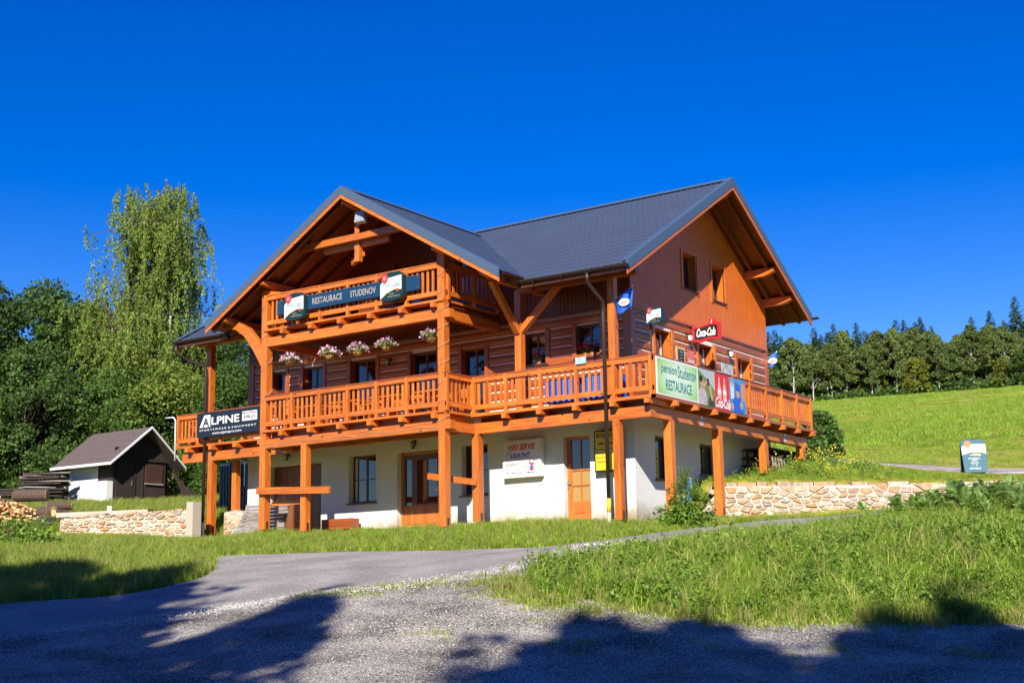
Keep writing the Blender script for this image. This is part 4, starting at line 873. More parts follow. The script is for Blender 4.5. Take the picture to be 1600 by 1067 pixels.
# lightbox SKI SERVIS
t = thing('lightbox_sign', 'white box sign with red SKI SERVIS lettering on the white wall', 'sign', (0, YW-.22, 0))
part(MB().box(-5.56, -4.27, 0, .22, 1.4, 2.46), 'casing', M['offwhite'], t); part(MB().box(-5.52, -4.31, -.01, 0, 1.44, 2.42), 'face', M['signwhite'], t)
lettering('SKI SERVIS', .86, .17, M['redc'], t, (-4.86, -.014, 2.25), shear=.35, bold=.035); lettering('UDATNÝ', .68, .17, M['blue'], t, (-4.93, -.014, 2.03), shear=.35, bold=.04)
lettering('SKISERVIS', .5, .09, M['navy'], t, (-5.22, -.014, 1.76), shear=.2, bold=.01); lettering('PŮJČOVNA LYŽÍ', .78, .1, M['navy'], t, (-5.08, -.014, 1.65), shear=.2, bold=.005); lettering('SKIVERLEIH', .6, .09, M['navy'], t, (-5.17, -.014, 1.53), shear=.2, bold=.005)
lettering('8-17°°', .28, .1, M['navy'], t, (-4.52, -.014, 1.82), shear=.2, bold=.02)
for zc_, m_ in ((1.74, M['redc']), (1.66, M['blue']), (1.60, M['redc'])): solid([(-4.66, zc_+.04), (-4.46, zc_+.04), (-4.56, zc_-.05)], -.013, -.0105, 'arrow_mark', m_, t)
solid([(-4.75, 1.52), (-4.66, 1.49), (-4.66, 1.51), (-4.4, 1.51), (-4.4, 1.53), (-4.66, 1.53), (-4.66, 1.55)], -.013, -.0105, 'arrow_mark', M['navy'], t)
mb = MB(); ring = [(-5.35+.075*math.cos(a), -.012, 1.98+.1*math.sin(a)) for a in np.linspace(0, 2*PI, 16)]; mb.tube(ring, .006, 4); ring = [(-5.33+.05*math.cos(a), -.012, 2.14+.07*math.sin(a)) for a in np.linspace(0, 2*PI, 12)]; mb.tube(ring, .006, 4); mb.ball((-5.32, -.012, 2.26), .035, .01, .03, 8, 4)
part(mb, 'snowman_outline', M['navy'], t); part(MB().box(-5.2, -4.5, -.012, -.0105, 1.91, 1.92), 'stripe', M['navy'], t)
# yellow ski school box
t = thing('lightbox_sign', 'yellow SKI SCHOOL box sign behind the corner drainpipe', 'sign', (0, YW-.22, 0))
part(MB().box(-2.5, -1.72, 0, .22, 1.38, 2.5), 'casing', M['black'], t); part(MB().box(-2.46, -1.76, -.01, 0, 1.42, 2.46), 'face', M['yellow'], t)
lettering('SKI SCHOOL', .64, .12, M['black'], t, (-2.11, -.014, 2.36), bold=.03); lettering('Spindl', .2, .05, M['black'], t, (-2.0, -.014, 2.25)); lettering('9:00 - 17:00', .52, .08, M['black'], t, (-2.12, -.014, 2.14), bold=.02)
for z_, s_ in ((1.98, 'Snowboarding'), (1.87, 'Skiing, school'), (1.76, 'Carving'), (1.65, 'Telemark')): lettering(s_, .5 if len(s_) > 8 else .32, .055, M['black'], t, (-2.18 if len(s_) > 8 else -2.27, -.014, z_), bold=.01)
# hanging cola sign
t = thing('hanging_sign', 'black Coca-Cola sign with red scrolled frame hung from the log wall', 'sign', (-.85, 4.95, 5.62), rz=R(-2))
t.scale = (.9, .9, .9)
fr_o = [(-.5, -.42), (-.25, -.5), (0, -.42), (.25, -.38), (.5, -.45), (.5, .42), (.25, .5), (-.02, .42), (-.3, .32), (-.5, .36)]
part(MB().prism([(a*1.02, -.05, b*.62) for a, b in fr_o][::-1], (0, .1, 0)), 'frame', M['redc'], t)
part(MB().prism([(a*.84, -.056, b*.46) for a, b in fr_o][::-1], (0, .112, 0)), 'panel', M['black'], t)
part(MB().prism([(.22+.12*math.cos(i*PI/8), -.055, .33+.12*math.sin(i*PI/8)) for i in range(16)][::-1], (0, .11, 0)), 'crest', M['redc'], t)
lettering('Coca-Cola', .7, .28, M['signwhite'], t, (0, -.06, .0), shear=.45, bold=.035)
part(MB().beam((.2, -.058, .26), (.24, -.058, .4), .02, .03, up=(0, 1, 0)), 'crest_mark', M['signwhite'], t)
part(MB().box(-.6, -.5, -.02, .02, .1, .14).box(-.62, -.58, -.03, .03, -.25, .35).box(-.6, -.5, -.02, .02, -.2, -.16), 'bracket', M['black'], t)
# flags
def flag(name, lab, org, tip, drop, grp='blue promotional flags'):
    t = thing(name, lab, 'flag', org, grp); o = Vector(org); v = Vector(tip)-o
    part(MB().tube([(0, 0, 0), v*1.02], .012, 6), 'pole', M['steel'], t); part(MB().ball(tuple(v*1.03), .025, .025, .025), 'finial', M['offwhite'], t)
    mb = MB(); nu, nv = 8, 9; k = []
    for i in range(nu+1):
        for j in range(nv+1):
            s = .1+.9*i/nu; q = v*s; d_ = j/nv; mb.v.append((q.x+.03*math.sin(i*1.1+d_*2), q.y+.05*math.sin(i*.9+2*d_), q.z-d_*(drop*(1-.15*math.cos(i)))*(.75+.35*i/nu) if True else 0))
    for i in range(nu):
        for j in range(nv): mb.f.append((i*(nv+1)+j, (i+1)*(nv+1)+j, (i+1)*(nv+1)+j+1, i*(nv+1)+j+1)); mb.m.append(0)
    me = mb.mesh('cloth', M['blue'], True); c_ = inst(me, 'cloth', t); sm = c_.modifiers.new('thickness', 'SOLIDIFY'); sm.thickness = .006
    q = v*.66; part(MB().prism([(q.x+.16*math.cos(i*PI/8), q.y-.07, q.z-drop*.55+.1*math.sin(i*PI/8)) for i in range(16)][::-1], (0, .012, 0)), 'printed_badge', M['signwhite'], t)
    part(MB().prism([(q.x+.11*math.cos(i*PI/8), q.y-.078, q.z-drop*.55+.06*math.sin(i*PI/8)) for i in range(16)][::-1], (0, .008, 0)), 'printed_mark', plain('flag mark red', (.75, .4, .35), .6), t)
flag('flag', 'blue flag with white badge on a slanted pole at the front balcony corner post', (-1.14, .02, 5.72), (-.42, -.2, 6.0), .52)
flag('flag', 'blue flag at the rear end of the side wall above the balcony', (-1.33, YB, 5.62), (-1.08, YB+.16, 5.82), .42)
# light box on a pole
t = beer_badge(.18, 5.16, 'small illuminated beer sign on a pole at the balcony corner', .46, .46, -.05, group='beer light boxes')
part(MB().tube([(-.02, .02, 4.2), (-.02, .02, 5.1)], .025, 8), 'pole', M['black'], t); part(MB().box(-.06, .1, -.1, .1, 5.0, 5.3), 'bracket', M['black'], t)
# wall lamps
def wall_lamp(x, y, z_, rz, lab, s=1):
    t = thing('wall_lamp', lab, 'lamp', (x, y, z_), 'wall lanterns', rz=rz)     # local -y is away from wall
    part(MB().box(-.02, .02, -.14, .0, .06, .085).box(-.03, .03, -.02, .0, -.02, .12), 'arm', M['black'], t)
    mb = MB(); c_ = (0, -.13)
    for (r0, r1, za, zb) in ((.075, .015, .03, .085),):
        mb.quadbox([(c_[0]-r0, c_[1]-r0, za), (c_[0]+r0, c_[1]-r0, za), (c_[0]+r0, c_[1]+r0, za), (c_[0]-r0, c_[1]+r0, za), (c_[0]-r1, c_[1]-r1, zb), (c_[0]+r1, c_[1]-r1, zb), (c_[0]+r1, c_[1]+r1, zb), (c_[0]-r1, c_[1]+r1, zb)])
    part(mb, 'cap', M['black'], t)
    part(MB().quadbox([(-.035, c_[1]-.035, -.13), (.035, c_[1]-.035, -.13), (.035, c_[1]+.035, -.13), (-.035, c_[1]+.035, -.13), (-.058, c_[1]-.058, .028), (.058, c_[1]-.058, .028), (.058, c_[1]+.058, .028), (-.058, c_[1]+.058, .028)]), 'lantern_glass', M['signwhite'] if s else M['glass'], t)
    part(MB().box(-.04, .04, c_[1]-.04, c_[1]+.04, -.15, -.131), 'base', M['black'], t)
wall_lamp(-14.2, YW, 2.68, 0, 'black lantern on the white wall left of the garage door', 0); wall_lamp(-8.93, YW, 2.66, 0, 'black lantern above the wide main door', 0)
wall_lamp(XR, 4.62, 5.5, R(90), 'silver lantern on the log side wall beside the cola sign'); wall_lamp(XR, 7.35, 5.4, R(90), 'silver lantern on the log side wall between the two rear windows')
wall_lamp(-9.9, YW, 5.3, 0, 'black lantern on the log wall behind the hanging baskets', 0)
# notice boards on the side wall
t = thing('menu_board', 'wood framed chalkboard menu on the log side wall', 'menu board', (XR+.02, 0, 0)); part(MB().box(0, .03, 3.86, 4.4, 4.55, 5.12), 'frame', plain('pale wood frame', (.6, .42, .2), .6), t); part(MB().box(.03, .035, 3.95, 4.31, 4.62, 5.04), 'slate', M['black'], t)
for i, s_ in enumerate(('MENU', 'polévka', 'guláš', 'pivo')): lettering(s_, .2, .045, M['signwhite'], t, (.038, 4.13, 4.97-i*.09), RIGHT)
t = thing('poster', 'red and pink beer poster on the log side wall', 'poster', (XR+.02, 0, 0)); part(MB().box(0, .01, 4.56, 5.04, 4.5, 5.1), 'sheet', plain('red pink sheet', (.75, .16, .14), .6, var=.3, scale=3), t); lettering('Gambrinus', .42, .13, M['signwhite'], t, (.014, 4.8, 4.8), RIGHT, shear=.3, bold=.02)
t = thing('poster', 'light blue winter poster on the log side wall by the rear window', 'poster', (XR+.02, 0, 0)); part(MB().box(0, .01, 6.8, 7.6, 4.4, 5.03), 'sheet', plain('ice blue sheet', (.4, .6, .85), .6, var=.6, scale=4), t); part(MB().prism([(.012, 6.82, 4.42), (.012, 7.58, 4.42), (.012, 7.3, 4.75), (.012, 7.1, 4.62)], (.003, 0, 0)), 'print', M['signwhite'], t)
tag(MB().box(-2.28, -1.95, -.09, -.065, 4.16, 4.34).build('small_sign', plain('pale blue plate', (.35, .55, .85), .5, var=.4, scale=9)), 'small pale blue sign clipped onto the front balcony rail', 'sign')
for y, lab in ((2.97, 'blue and white sticker on the side beam under the green banner'), (8.62, 'blue and white sticker near the rear end of the side beam')):
    t = thing('sticker', lab, 'sticker', (-.148, y, 2.76), 'stickers on the beam'); part(MB().box(0, .004, -.07, .07, -.12, .12), 'backing', M['signwhite'], t); part(MB().prism([(.005, -.05, -.1), (.005, .05, -.07), (.005, .04, .02), (.005, -.02, .08), (.005, -.04, 0)], (.002, 0, 0)), 'print', M['blue'], t)
# floodlight in the gable
t = thing('floodlight', 'grey box floodlight hung under the peak of the front gable', 'lamp', (-8.68, -1.45, 9.08)); part(MB().quadbox([(-.17, -.1, -.16), (.17, -.1, -.16), (.17, .08, -.2), (-.17, .08, -.2), (-.17, -.04, .16), (.17, -.04, .16), (.17, .1, .12), (-.17, .1, .12)]), 'housing', plain('grey enamel', (.42, .45, .48), .4), t)
part(MB().quadbox([(-.14, -.106, -.13), (.14, -.106, -.13), (.14, -.1, -.13), (-.14, -.1, -.13), (-.14, -.055, .13), (.14, -.055, .13), (.14, -.045, .13), (-.14, -.045, .13)]), 'lens', plain('lens', (.3, .36, .42), .1), t); part(MB().box(-.02, .02, .02, .06, .1, .45), 'bracket', M['steel'], t)

# ------------------------------------------------------------------ foliage builders
def leaf_quads(P, size, rs, up=None, aspect=.6, N=None):
    """one diamond leaf per point; P Nx3"""
    n = len(P); a = rs.randn(n, 3); a /= np.linalg.norm(a, axis=1)[:, None]; b = rs.randn(n, 3)
    if up is not None: a = a*(1-abs(up))+np.array([0, 0, up]); a /= np.linalg.norm(a, axis=1)[:, None]
    b -= (b*a).sum(1)[:, None]*a; b /= np.linalg.norm(b, axis=1)[:, None]
    s = size*(.6+.8*rs.rand(n))[:, None]
    V = np.stack([P, P+a*s*.5+b*s*aspect*.5, P+a*s, P+a*s*.5-b*s*aspect*.5], 1).reshape(-1, 3)
    return V, np.arange(4*n).reshape(-1, 4)
def crown_obj(name, P, size, mat, rs, parent=None, up=None, aspect=.6):
    V, F = leaf_quads(P, size, rs, up, aspect); me = npmesh(name, V, F, mat)
    if parent is None: return me
    return inst(me, name, parent)
def limb_points(base, top, n, bend, rs):
    pts = []; off = rs.randn(2)*bend
    for i in range(n+1):
        t = i/n; pts.append((base[0]+(top[0]-base[0])*t+off[0]*math.sin(PI*t), base[1]+(top[1]-base[1])*t+off[1]*math.sin(PI*t), base[2]+(top[2]-base[2])*t))
    return pts
def make_birch(H, Rw, seed, nclump, per, leaf, droop=1.6, mat='birchleaf', leaders=2, low=.22, prof=None, extra_dir=None):
    """weeping birch, returns trunk mesh and crown mesh"""
    rs = np.random.RandomState(seed); tr = MB(); br = MB(); L = []
    P = []
    for k in range(leaders):
        th = rs.rand()*2*PI if leaders > 2 else (0.6+PI*k); off = Rw*.28
        top = (math.cos(th)*off, math.sin(th)*off, H*(1 if k == 0 else .965)); pts = [(0, 0, -.3)]+limb_points((0, 0, H*.03), top, 9, .25, rs)
        tr.tube(pts, 1, 7, taper=[H*.0125]+[H*.0115*(1-.92*i/9)+.01 for i in range(10)]); L.append(pts[1:])
    prof = prof or (lambda t: math.sin(PI*min(1, max(0, (t-low)/(1-low)))**.75)**.75)
    for c in range(nclump):
        t = low+(1-low)*(c+.5)/nclump; t = min(.985, t+rs.randn()*.02); lead = L[rs.randint(len(L))]; f = t*9; i = min(8, int(f)); q = np.array(lead[i])*(1-(f-i))+np.array(lead[i+1])*(f-i)
        th = rs.rand()*2*PI; Rr = Rw*prof(t)*(.3+.75*rs.rand()**.7)
        e = np.array([math.cos(th)*Rr, math.sin(th)*Rr, t*H+.25*Rr]); 
        mid = (q*[1, 1, 1]+e)/2+np.array([0, 0, .25*Rr]); q0 = q-np.array([0, 0, Rr*.5]); br.tube([tuple(q0), tuple(mid), tuple(e)], 1, 5, taper=[.035+.01*Rr, .018+.005*Rr, .008])
        # strands hanging from the branch
        ns = 7+int(Rr*3)
        for s in range(ns):
            u = .25+.75*(s+rs.rand())/ns; o = (q0*(1-u)**2+2*mid*u*(1-u)+e*u*u)+rs.randn(3)*[.28, .28, .12]; ln = droop*(.35+.9*rs.rand())*(1.05-.5*t)
            m = int(per*(.5+ln/droop)); d = np.sort(rs.rand(m)); sway = rs.randn(2)*.22
            S = np.stack([o[0]+sway[0]*d**2*ln+rs.randn(m)*.045, o[1]+sway[1]*d**2*ln+rs.randn(m)*.045, o[2]+.15-d*ln+rs.randn(m)*.03], 1); P.append(S)
    P = np.concatenate(P); V, F = leaf_quads(P, leaf, rs, up=-.6, aspect=.6)
    return tr.mesh('trunk', M['birchbark'], True), npmesh('crown', V, F, M[mat]), br.mesh('branches', M['bark'], True)
def make_broad(H, Rw, seed, nclump, per, leaf, mat, low=.12, bark='bark', clump=.22, trunkr=.016):
    """bushy broadleaf tree: clumps of leaves through an uneven crown"""
    rs = np.random.RandomState(seed); tr = MB(); pts = [(0, 0, -.3)]+limb_points((0, 0, H*.02), (rs.randn()*.3, rs.randn()*.3, H*.93), 8, .3, rs)
    tr.tube(pts, 1, 7, taper=[H*trunkr*1.2]+[H*trunkr*(1-.93*i/8)+.01 for i in range(9)]); P = []
    for c in range(nclump):
        t = low+(1-low)*rs.rand()**.85; env = (math.sin(PI*min(1, .12+.88*(t-low)/(1-low))**.8))**.6 if t < .99 else .2
        th = rs.rand()*2*PI; rr = Rw*env*(.35+.65*rs.rand()**.5); c0 = np.array([math.cos(th)*rr, math.sin(th)*rr, t*H])
        f = t*.9*8; i = min(7, int(f)); q = np.array(pts[i+1]); q[2] = max(.3, q[2]-rr*.35)
        if c % 2 == 0: tr.tube([tuple(q), tuple((q+c0)/2+[0, 0, .1*rr]), tuple(c0)], 1, 4, taper=[.03+.01*rr, .02, .008])
        cr_ = Rw*clump*(.6+.8*rs.rand()); m = int(per*(.5+rs.rand())); g_ = rs.randn(m, 3); g_ /= np.linalg.norm(g_, axis=1)[:, None]+1e-6
        rad = cr_*(.35+.75*rs.rand(m)**.6); P.append(c0+g_*rad[:, None]*[1, 1, .75])
    P = np.concatenate(P); V, F = leaf_quads(P, leaf, rs, aspect=.7)
    return tr.mesh('trunk', M[bark], True), npmesh('crown', V, F, M[mat])
def make_spruce(H, Rw, seed, tiers, per, leaf, mat='spruceleaf'):
    LS = []; rs = np.random.RandomState(seed); tr = MB().tube([(0, 0, -.3), (0, 0, H*.5), (0, 0, H)], 1, 6, taper=[H*.014, H*.008, .01]); P = []; D = []
    for k in range(tiers):
        t = .06+.94*(k/tiers)**.92; R0 = Rw*(1-t)**.78+.12; nb = max(4, int(11-6*t))
        for j in range(nb):
            th = rs.rand()*2*PI; L = R0*(.7+.45*rs.rand()); m = max(3, int(per*(L/Rw+.12))); u = rs.rand(m)**.8
            d = np.array([math.cos(th), math.sin(th)]); w = (1-u)*.18*L+.03
            x = d[0]*u*L-d[1]*rs.randn(m)*w; y = d[1]*u*L+d[0]*rs.randn(m)*w; z_ = t*H-u*L*.28+.12*L*u**2+rs.randn(m)*.05-np.abs(rs.randn(m))*w*.4
            P.append(np.stack([x, y, z_], 1)); D.append(np.tile(np.array([d[0], d[1], -.45]), (m, 1))); LS.append(np.full(m, .35+.65*(1-t)))
    P = np.concatenate(P); D = np.concatenate(D)+rs.randn(len(P), 3)*.45; D /= np.linalg.norm(D, axis=1)[:, None]
    b = np.cross(D, rs.randn(len(P), 3)*.4+[0, 0, 1]); b /= np.linalg.norm(b, axis=1)[:, None]; s = (leaf*np.concatenate(LS)*(.6+.8*rs.rand(len(P))))[:, None]
    V = np.stack([P, P+D*s*.5+b*s*.2, P+D*s, P+D*s*.5-b*s*.2], 1).reshape(-1, 3)
    return tr.mesh('trunk', M['bark']), npmesh('crown', V, np.arange(len(V)).reshape(-1, 4), M[mat])
def plant_tree(name, meshes, x, y, lab, cat, group=None, s=1.0, rz=0, sz=None, z_=None):
    t = thing(name, lab, cat, (x, y, hz(x, y)-.05 if z_ is None else z_), group, rz); t.scale = (s, s, sz or s)
    inst(meshes[0], 'trunk', t); inst(meshes[1], 'crown', t)
    if len(meshes) > 2: inst(meshes[2], 'branches', t)
    return t

# ------------------------------------------------------------------ flowers on the house
rs = np.random.RandomState(5)
bskt = MB().ball((0, 0, 0), .15, .15, .14, 14, 5, half='low').mesh('basket', M['coir'], True)
for i, (x, z_, lab) in enumerate(((-12.0, 5.22, 'hanging basket of pink petunias, lowest in the picture and nearest the left front post'), (-10.4, 5.24, 'hanging basket of pink petunias, second from the left front post'),
                          (-9.27, 5.21, 'hanging basket of pink petunias, the middle one of the row of five'), (-8.18, 5.24, 'hanging basket of pale pink petunias, second from the right of the row'), (-6.52, 5.28, 'hanging basket of pale petunias close beside the right front post'))):
    t = thing('hanging_basket', lab, 'hanging basket', (x, -.9, z_), 'hanging flower baskets'); inst(bskt, 'basket', t)
    n = 380; g_ = rs.randn(n, 3); g_ /= np.linalg.norm(g_, axis=1)[:, None]; g_[:, 2] = np.abs(g_[:, 2])*.8-.12
    crown_obj('foliage', g_*(.12+.16*rs.rand(n)**.5)[:, None]*[1.15, 1.1, .95]+[0, 0, .05], .06, M['shrubleaf'], rs, t)
    n = 170 if i < 3 else 120; g_ = rs.randn(n, 3); g_ /= np.linalg.norm(g_, axis=1)[:, None]; g_[:, 2] = np.abs(g_[:, 2])*.85-.15
    crown_obj('blossom', g_*(.27+.05*rs.rand(n))[:, None]*[1.1, 1.05, .95]+[0, 0, .07], .065, M['petal'], rs, t, aspect=1)
    part(MB().tube([(0, 0, .5), (0, 0, .3), (.1, 0, .02)], .006, 4).tube([(0, 0, .3), (-.1, 0, .02)], .006, 4).tube([(0, 0, .5), (0, 0, 5.95-z_)], .006, 4), 'hanger', M['black'], t)
def geranium(x, y, z_, lab, s=1, grp='window geraniums'):
    t = thing('potted_geranium', lab, 'flower pot', (x, y, z_), grp); part(MB().prism([(.08*math.cos(i*PI/6), .08*math.sin(i*PI/6), 0) for i in range(12)], (0, 0, .12)), 'pot', M['terracotta'], t)
    n = int(90*s); crown_obj('foliage', rs.randn(n, 3)*[.11*s, .05, .06]+[0, 0, .2], .07, M['shrubleaf'], rs, t); n = int(70*s); crown_obj('blossom', rs.randn(n, 3)*[.12*s, .05, .05]+[0, -.03, .3], .06, M['redpetal'], rs, t, aspect=1)
geranium(-2.85, YW+.06, 4.62, 'red geranium on the sill of the window nearest the house corner, left pot'); geranium(-2.62, YW+.06, 4.62, 'red geranium on the sill of the window nearest the house corner, right pot', .8)
geranium(-4.45, YW+.06, 4.6, 'sparse red geranium in the window right of the Y shaped post', .7); geranium(-13.1, YW+.06, 4.3, 'geranium in the dark window behind the hanging baskets', .6)
# furniture on the balcony
def table(x, y, lab, cloth=None, w=1.1):
    t = thing('table', lab, 'table', (x, y, ZD), 'tables on the balcony')
    part(MB().box(-w/2, w/2, -.36, .36, .70, .74), 'table_top', M['rail_x'] if not cloth else M['signwhite'], t)
    for sx in (-1, 1):
        for sy in (-1, 1): part(MB().beam((sx*(w/2-.08), sy*.3, 0), (sx*(w/2-.12), sy*.26, .7), .06, .06, up=(0, 1, 0)), 'leg', M['rail_z'], t)
    if cloth:
        mb = MB(); n = 34; A = [(-w/2-.02+(w+.04)*i/n, -.38-.015*math.sin(i*2.1)) for i in range(n+1)]
        for i in range(n): mb.poly([(A[i][0], A[i][1], .12), (A[i+1][0], A[i+1][1], .12), (A[i+1][0], A[i+1][1], .75), (A[i][0], A[i][1], .75)])
        mb.poly([(-w/2-.02, -.38, .752), (w/2+.02, -.38, .752), (w/2+.02, .38, .752), (-w/2-.02, .38, .752)])
        for sx in (-1, 1): mb.poly([(sx*(w/2+.02), -.38, .12), (sx*(w/2+.02), .38, .12), (sx*(w/2+.02), .38, .752), (sx*(w/2+.02), -.38, .752)][::sx])
        part(mb, 'table_cloth', M['blue'], t)
    for sy in ((-.62, .62) if not cloth else ()):
        b_ = thing('bench', 'wooden bench at the '+lab.split(' on ')[0]+(', railing side' if sy < 0 else ', wall side'), 'bench', (x, y+sy, ZD), 'benches on the balcony')
        part(MB().box(-w/2, w/2, -.15, .15, .42, .46), 'seat', M['rail_x'], b_)
        for sx in (-1, 1): part(MB().box(sx*(w/2-.12)-.03, sx*(w/2-.12)+.03, -.13, .13, 0, .42), 'leg', M['rail_z'], b_)
        if sy > 0: part(MB().box(-w/2, w/2, .12, .15, .6, .85), 'backrest', M['rail_x'], b_)
table(-2.95, .6, 'table with blue cloth on the balcony left of the corner post', True, 1.0); table(-1.75, .6, 'table with blue cloth on the balcony nearest the corner post', True, .9)
for x, n_ in ((-11.7, 'leftmost'), (-10.1, 'second'), (-8.5, 'third'), (-6.9, 'rightmost')): table(x, -.25, n_+' plain wooden table on the front bay of the balcony')

# ------------------------------------------------------------------ round the house
def clip(poly, a, b, c):      # keep ax+by<=c
    out = []
    for i in range(len(poly)):
        p, q = poly[i], poly[(i+1) % len(poly)]; dp = a*p[0]+b*p[1]-c; dq = a*q[0]+b*q[1]-c
        if dp <= 0: out.append(p)
        if dp*dq < 0: t = dp/(dp-dq); out.append((p[0]+(q[0]-p[0])*t, p[1]+(q[1]-p[1])*t))
    return out
def stone_wall(name, lab, p, q, base, top, thick, seed, sx=.42, sz=.2, left_slope=0, right_slope=0):
    """dry looking masonry: one solid per stone over a mortar core. base/top functions of distance"""
    p = Vector((p[0], p[1], 0)); q = Vector((q[0], q[1], 0)); L = (q-p).length; d = (q-p)/L; n = Vector((d.y, -d.x, 0))   # n: toward the viewer
    t = thing(name, lab, 'wall', tuple(p)); rr = random.Random(seed)
    b0 = min(base(0), base(L))-.3; 
    N = 14; core = MB()
    for i in range(N):
        s0, s1 = L*i/N, L*(i+1)/N; A, B = d*s0, d*s1
        zb0, zb1, zt0, zt1 = base(s0)-.4, base(s1)-.4, top(s0)-.07, top(s1)-.07
        core.quadbox([A+Vector((0, 0, zb0)), B+Vector((0, 0, zb1)), B-n*thick+Vector((0, 0, zb1)), A-n*thick+Vector((0, 0, zb0)), A+Vector((0, 0, zt0)), B+Vector((0, 0, zt1)), B-n*thick+Vector((0, 0, zt1)), A-n*thick+Vector((0, 0, zt0))])
    part(core, 'core', M['mortar'], t)
    H = max(top(0), top(L))-b0; nx = int(L/sx); nz = max(2, int(H/sz)); seeds = []
    for j in range(nz):
        for i in range(nx): seeds.append(((i+.5*(j % 2)+rr.uniform(-.42, .42)+.25)*sx, b0+(j+.5+rr.uniform(-.38, .38))*sz))
    ar = sx/sz*.8
    for i, s in enumerate(seeds):
        poly = [(s[0]-sx*1.1, s[1]-sz), (s[0]+sx*1.1, s[1]-sz), (s[0]+sx*1.1, s[1]+sz), (s[0]-sx*1.1, s[1]+sz)]
        for k, o in enumerate(seeds):
            if k == i or abs(o[0]-s[0]) > 3*sx or abs(o[1]-s[1]) > 3*sz: continue
            dx = (o[0]-s[0])/ar**2; dz = o[1]-s[1]; mx = (o[0]+s[0])/2; mz = (o[1]+s[1])/2; poly = clip(poly, dx, dz, dx*mx+dz*mz)
            if len(poly) < 3: break
        if len(poly) < 3: continue
        poly = clip(poly, 1, 0, L); poly = clip(poly, -1, 0, 0)
        if len(poly) < 3: continue
        poly = clip(poly, 0, 1, min(top(min(max(x_, 0), L)) for x_, _ in poly))
        if len(poly) < 3 or max(z_ for _, z_ in poly) < base(min(max(s[0], 0), L))+.02: continue
        cx = sum(a for a, _ in poly)/len(poly); cz = sum(b for _, b in poly)/len(poly)
        def ring(g_, h): 
            o_ = []
            for a, b in poly:
                ll = math.hypot(a-cx, b-cz)+1e-6; k_ = max(0, 1-g_/ll); v = d*(cx+(a-cx)*k_)+n*h; v.z = cz+(b-cz)*k_; o_.append(v)
            return o_
        pr = rr.uniform(.02, .06); g0 = rr.uniform(.012, .022); r0 = ring(g0, -.05); r1 = ring(g0+.006, pr*.5); r2 = ring(g0+.03, pr); mb = MB(); m = len(poly); mb.v = [tuple(v) for v in r0+r1+r2]
        for kk in (0, m):
            for a in range(m): b = (a+1) % m; mb.f.append((kk+a, kk+b, kk+m+b, kk+m+a)); mb.m.append(0)
        mb.f.append(tuple(range(2*m, 3*m))); mb.m.append(0)
        o = part(mb, 'stone', M['stone'], t, smooth=False)
    # coping
    sc0 = .01
    while sc0 < L-.1:
        s0 = sc0; s1 = min(L, s0+rr.uniform(.2, .6)); sc0 = s1+.03; A = d*s0; B = d*s1; zt0, zt1 = top(s0)-.07, top(s1)-.07; h = rr.uniform(.05, .13); o_ = -.03+rr.uniform(.0, .03)
        part(MB().quadbox([A+n*o_+Vector((0, 0, zt0)), B+n*o_+Vector((0, 0, zt1)), B-n*thick+Vector((0, 0, zt1)), A-n*thick+Vector((0, 0, zt0)), A+n*o_*.5+Vector((0, 0, zt0+h)), B+n*o_*.5+Vector((0, 0, zt1+h)), B-n*thick+Vector((0, 0, zt1+h)), A-n*thick+Vector((0, 0, zt0+h))]), 'coping_stone', M['stone'], t)
    return t
pw, qw = (-.95, 4.2), (6.6, 9.44)
def wbase(s): x = pw[0]+(qw[0]-pw[0])*s/9.19; y = pw[1]+(qw[1]-pw[1])*s/9.19; return min(hz(x+.12, y-.15), .45)
stone_wall('retaining_wall', 'long tan stone retaining wall right of the house below the grass terrace', pw, qw, wbase, lambda s: min(1.13, .35+s*2.6) if s < .4 else 1.13-.008*s, .42, 2, .29, .125)
qw2 = (9.2, 10.6)
pl, ql = (-19.95, -3.05), (-16.22, -.72)
Lw = math.hypot(3.73, 2.33)
stone_wall('garden_wall', 'low pale stone wall in front of the shed, left of the balcony', pl, ql, lambda s: hz(pl[0]+(ql[0]-pl[0])*s/Lw+.3, pl[1]+(ql[1]-pl[1])*s/Lw-.35), lambda s: .78+.05*s if s < Lw*.83 else (.98), .4, 7, .27, .11)
stone_wall('garden_wall', 'short stone wall stub under the left balcony beside the pallet', (-16.1, .35), (-14.9, .7), lambda s: hz(-15.5, 0), lambda s: .92+.05*math.sin(s*4), .4, 9, .3, .16)
t = tag(MB().box(-16.2, -15.9, -1.15, -.8, -.1, 1.18).build('stone_pillar', M['concrete']), 'square pale stone pillar at the right end of the low garden wall', 'pillar')
tag(MB().quadbox([(-20.6, -2.75, .84), (-18.1, -1.1, .93), (-18.3, -.75, .93), (-20.8, -2.4, .84), (-20.6, -2.75, .99), (-18.1, -1.1, 1.05), (-18.3, -.75, 1.05), (-20.8, -2.4, .99)]).build('concrete_slab', M['concrete']), 'long pale concrete slab lying on the grass above the low garden wall', 'slab')
zq = hz(-20.9, -.4); tag(MB().tube([(-20.9, -.4, zq-.2), (-20.9, -.4, zq+.32)], .08, 12).build('marker_post', M['offwhite'], smooth=True), 'short white round post standing in the grass before the shed', 'post')
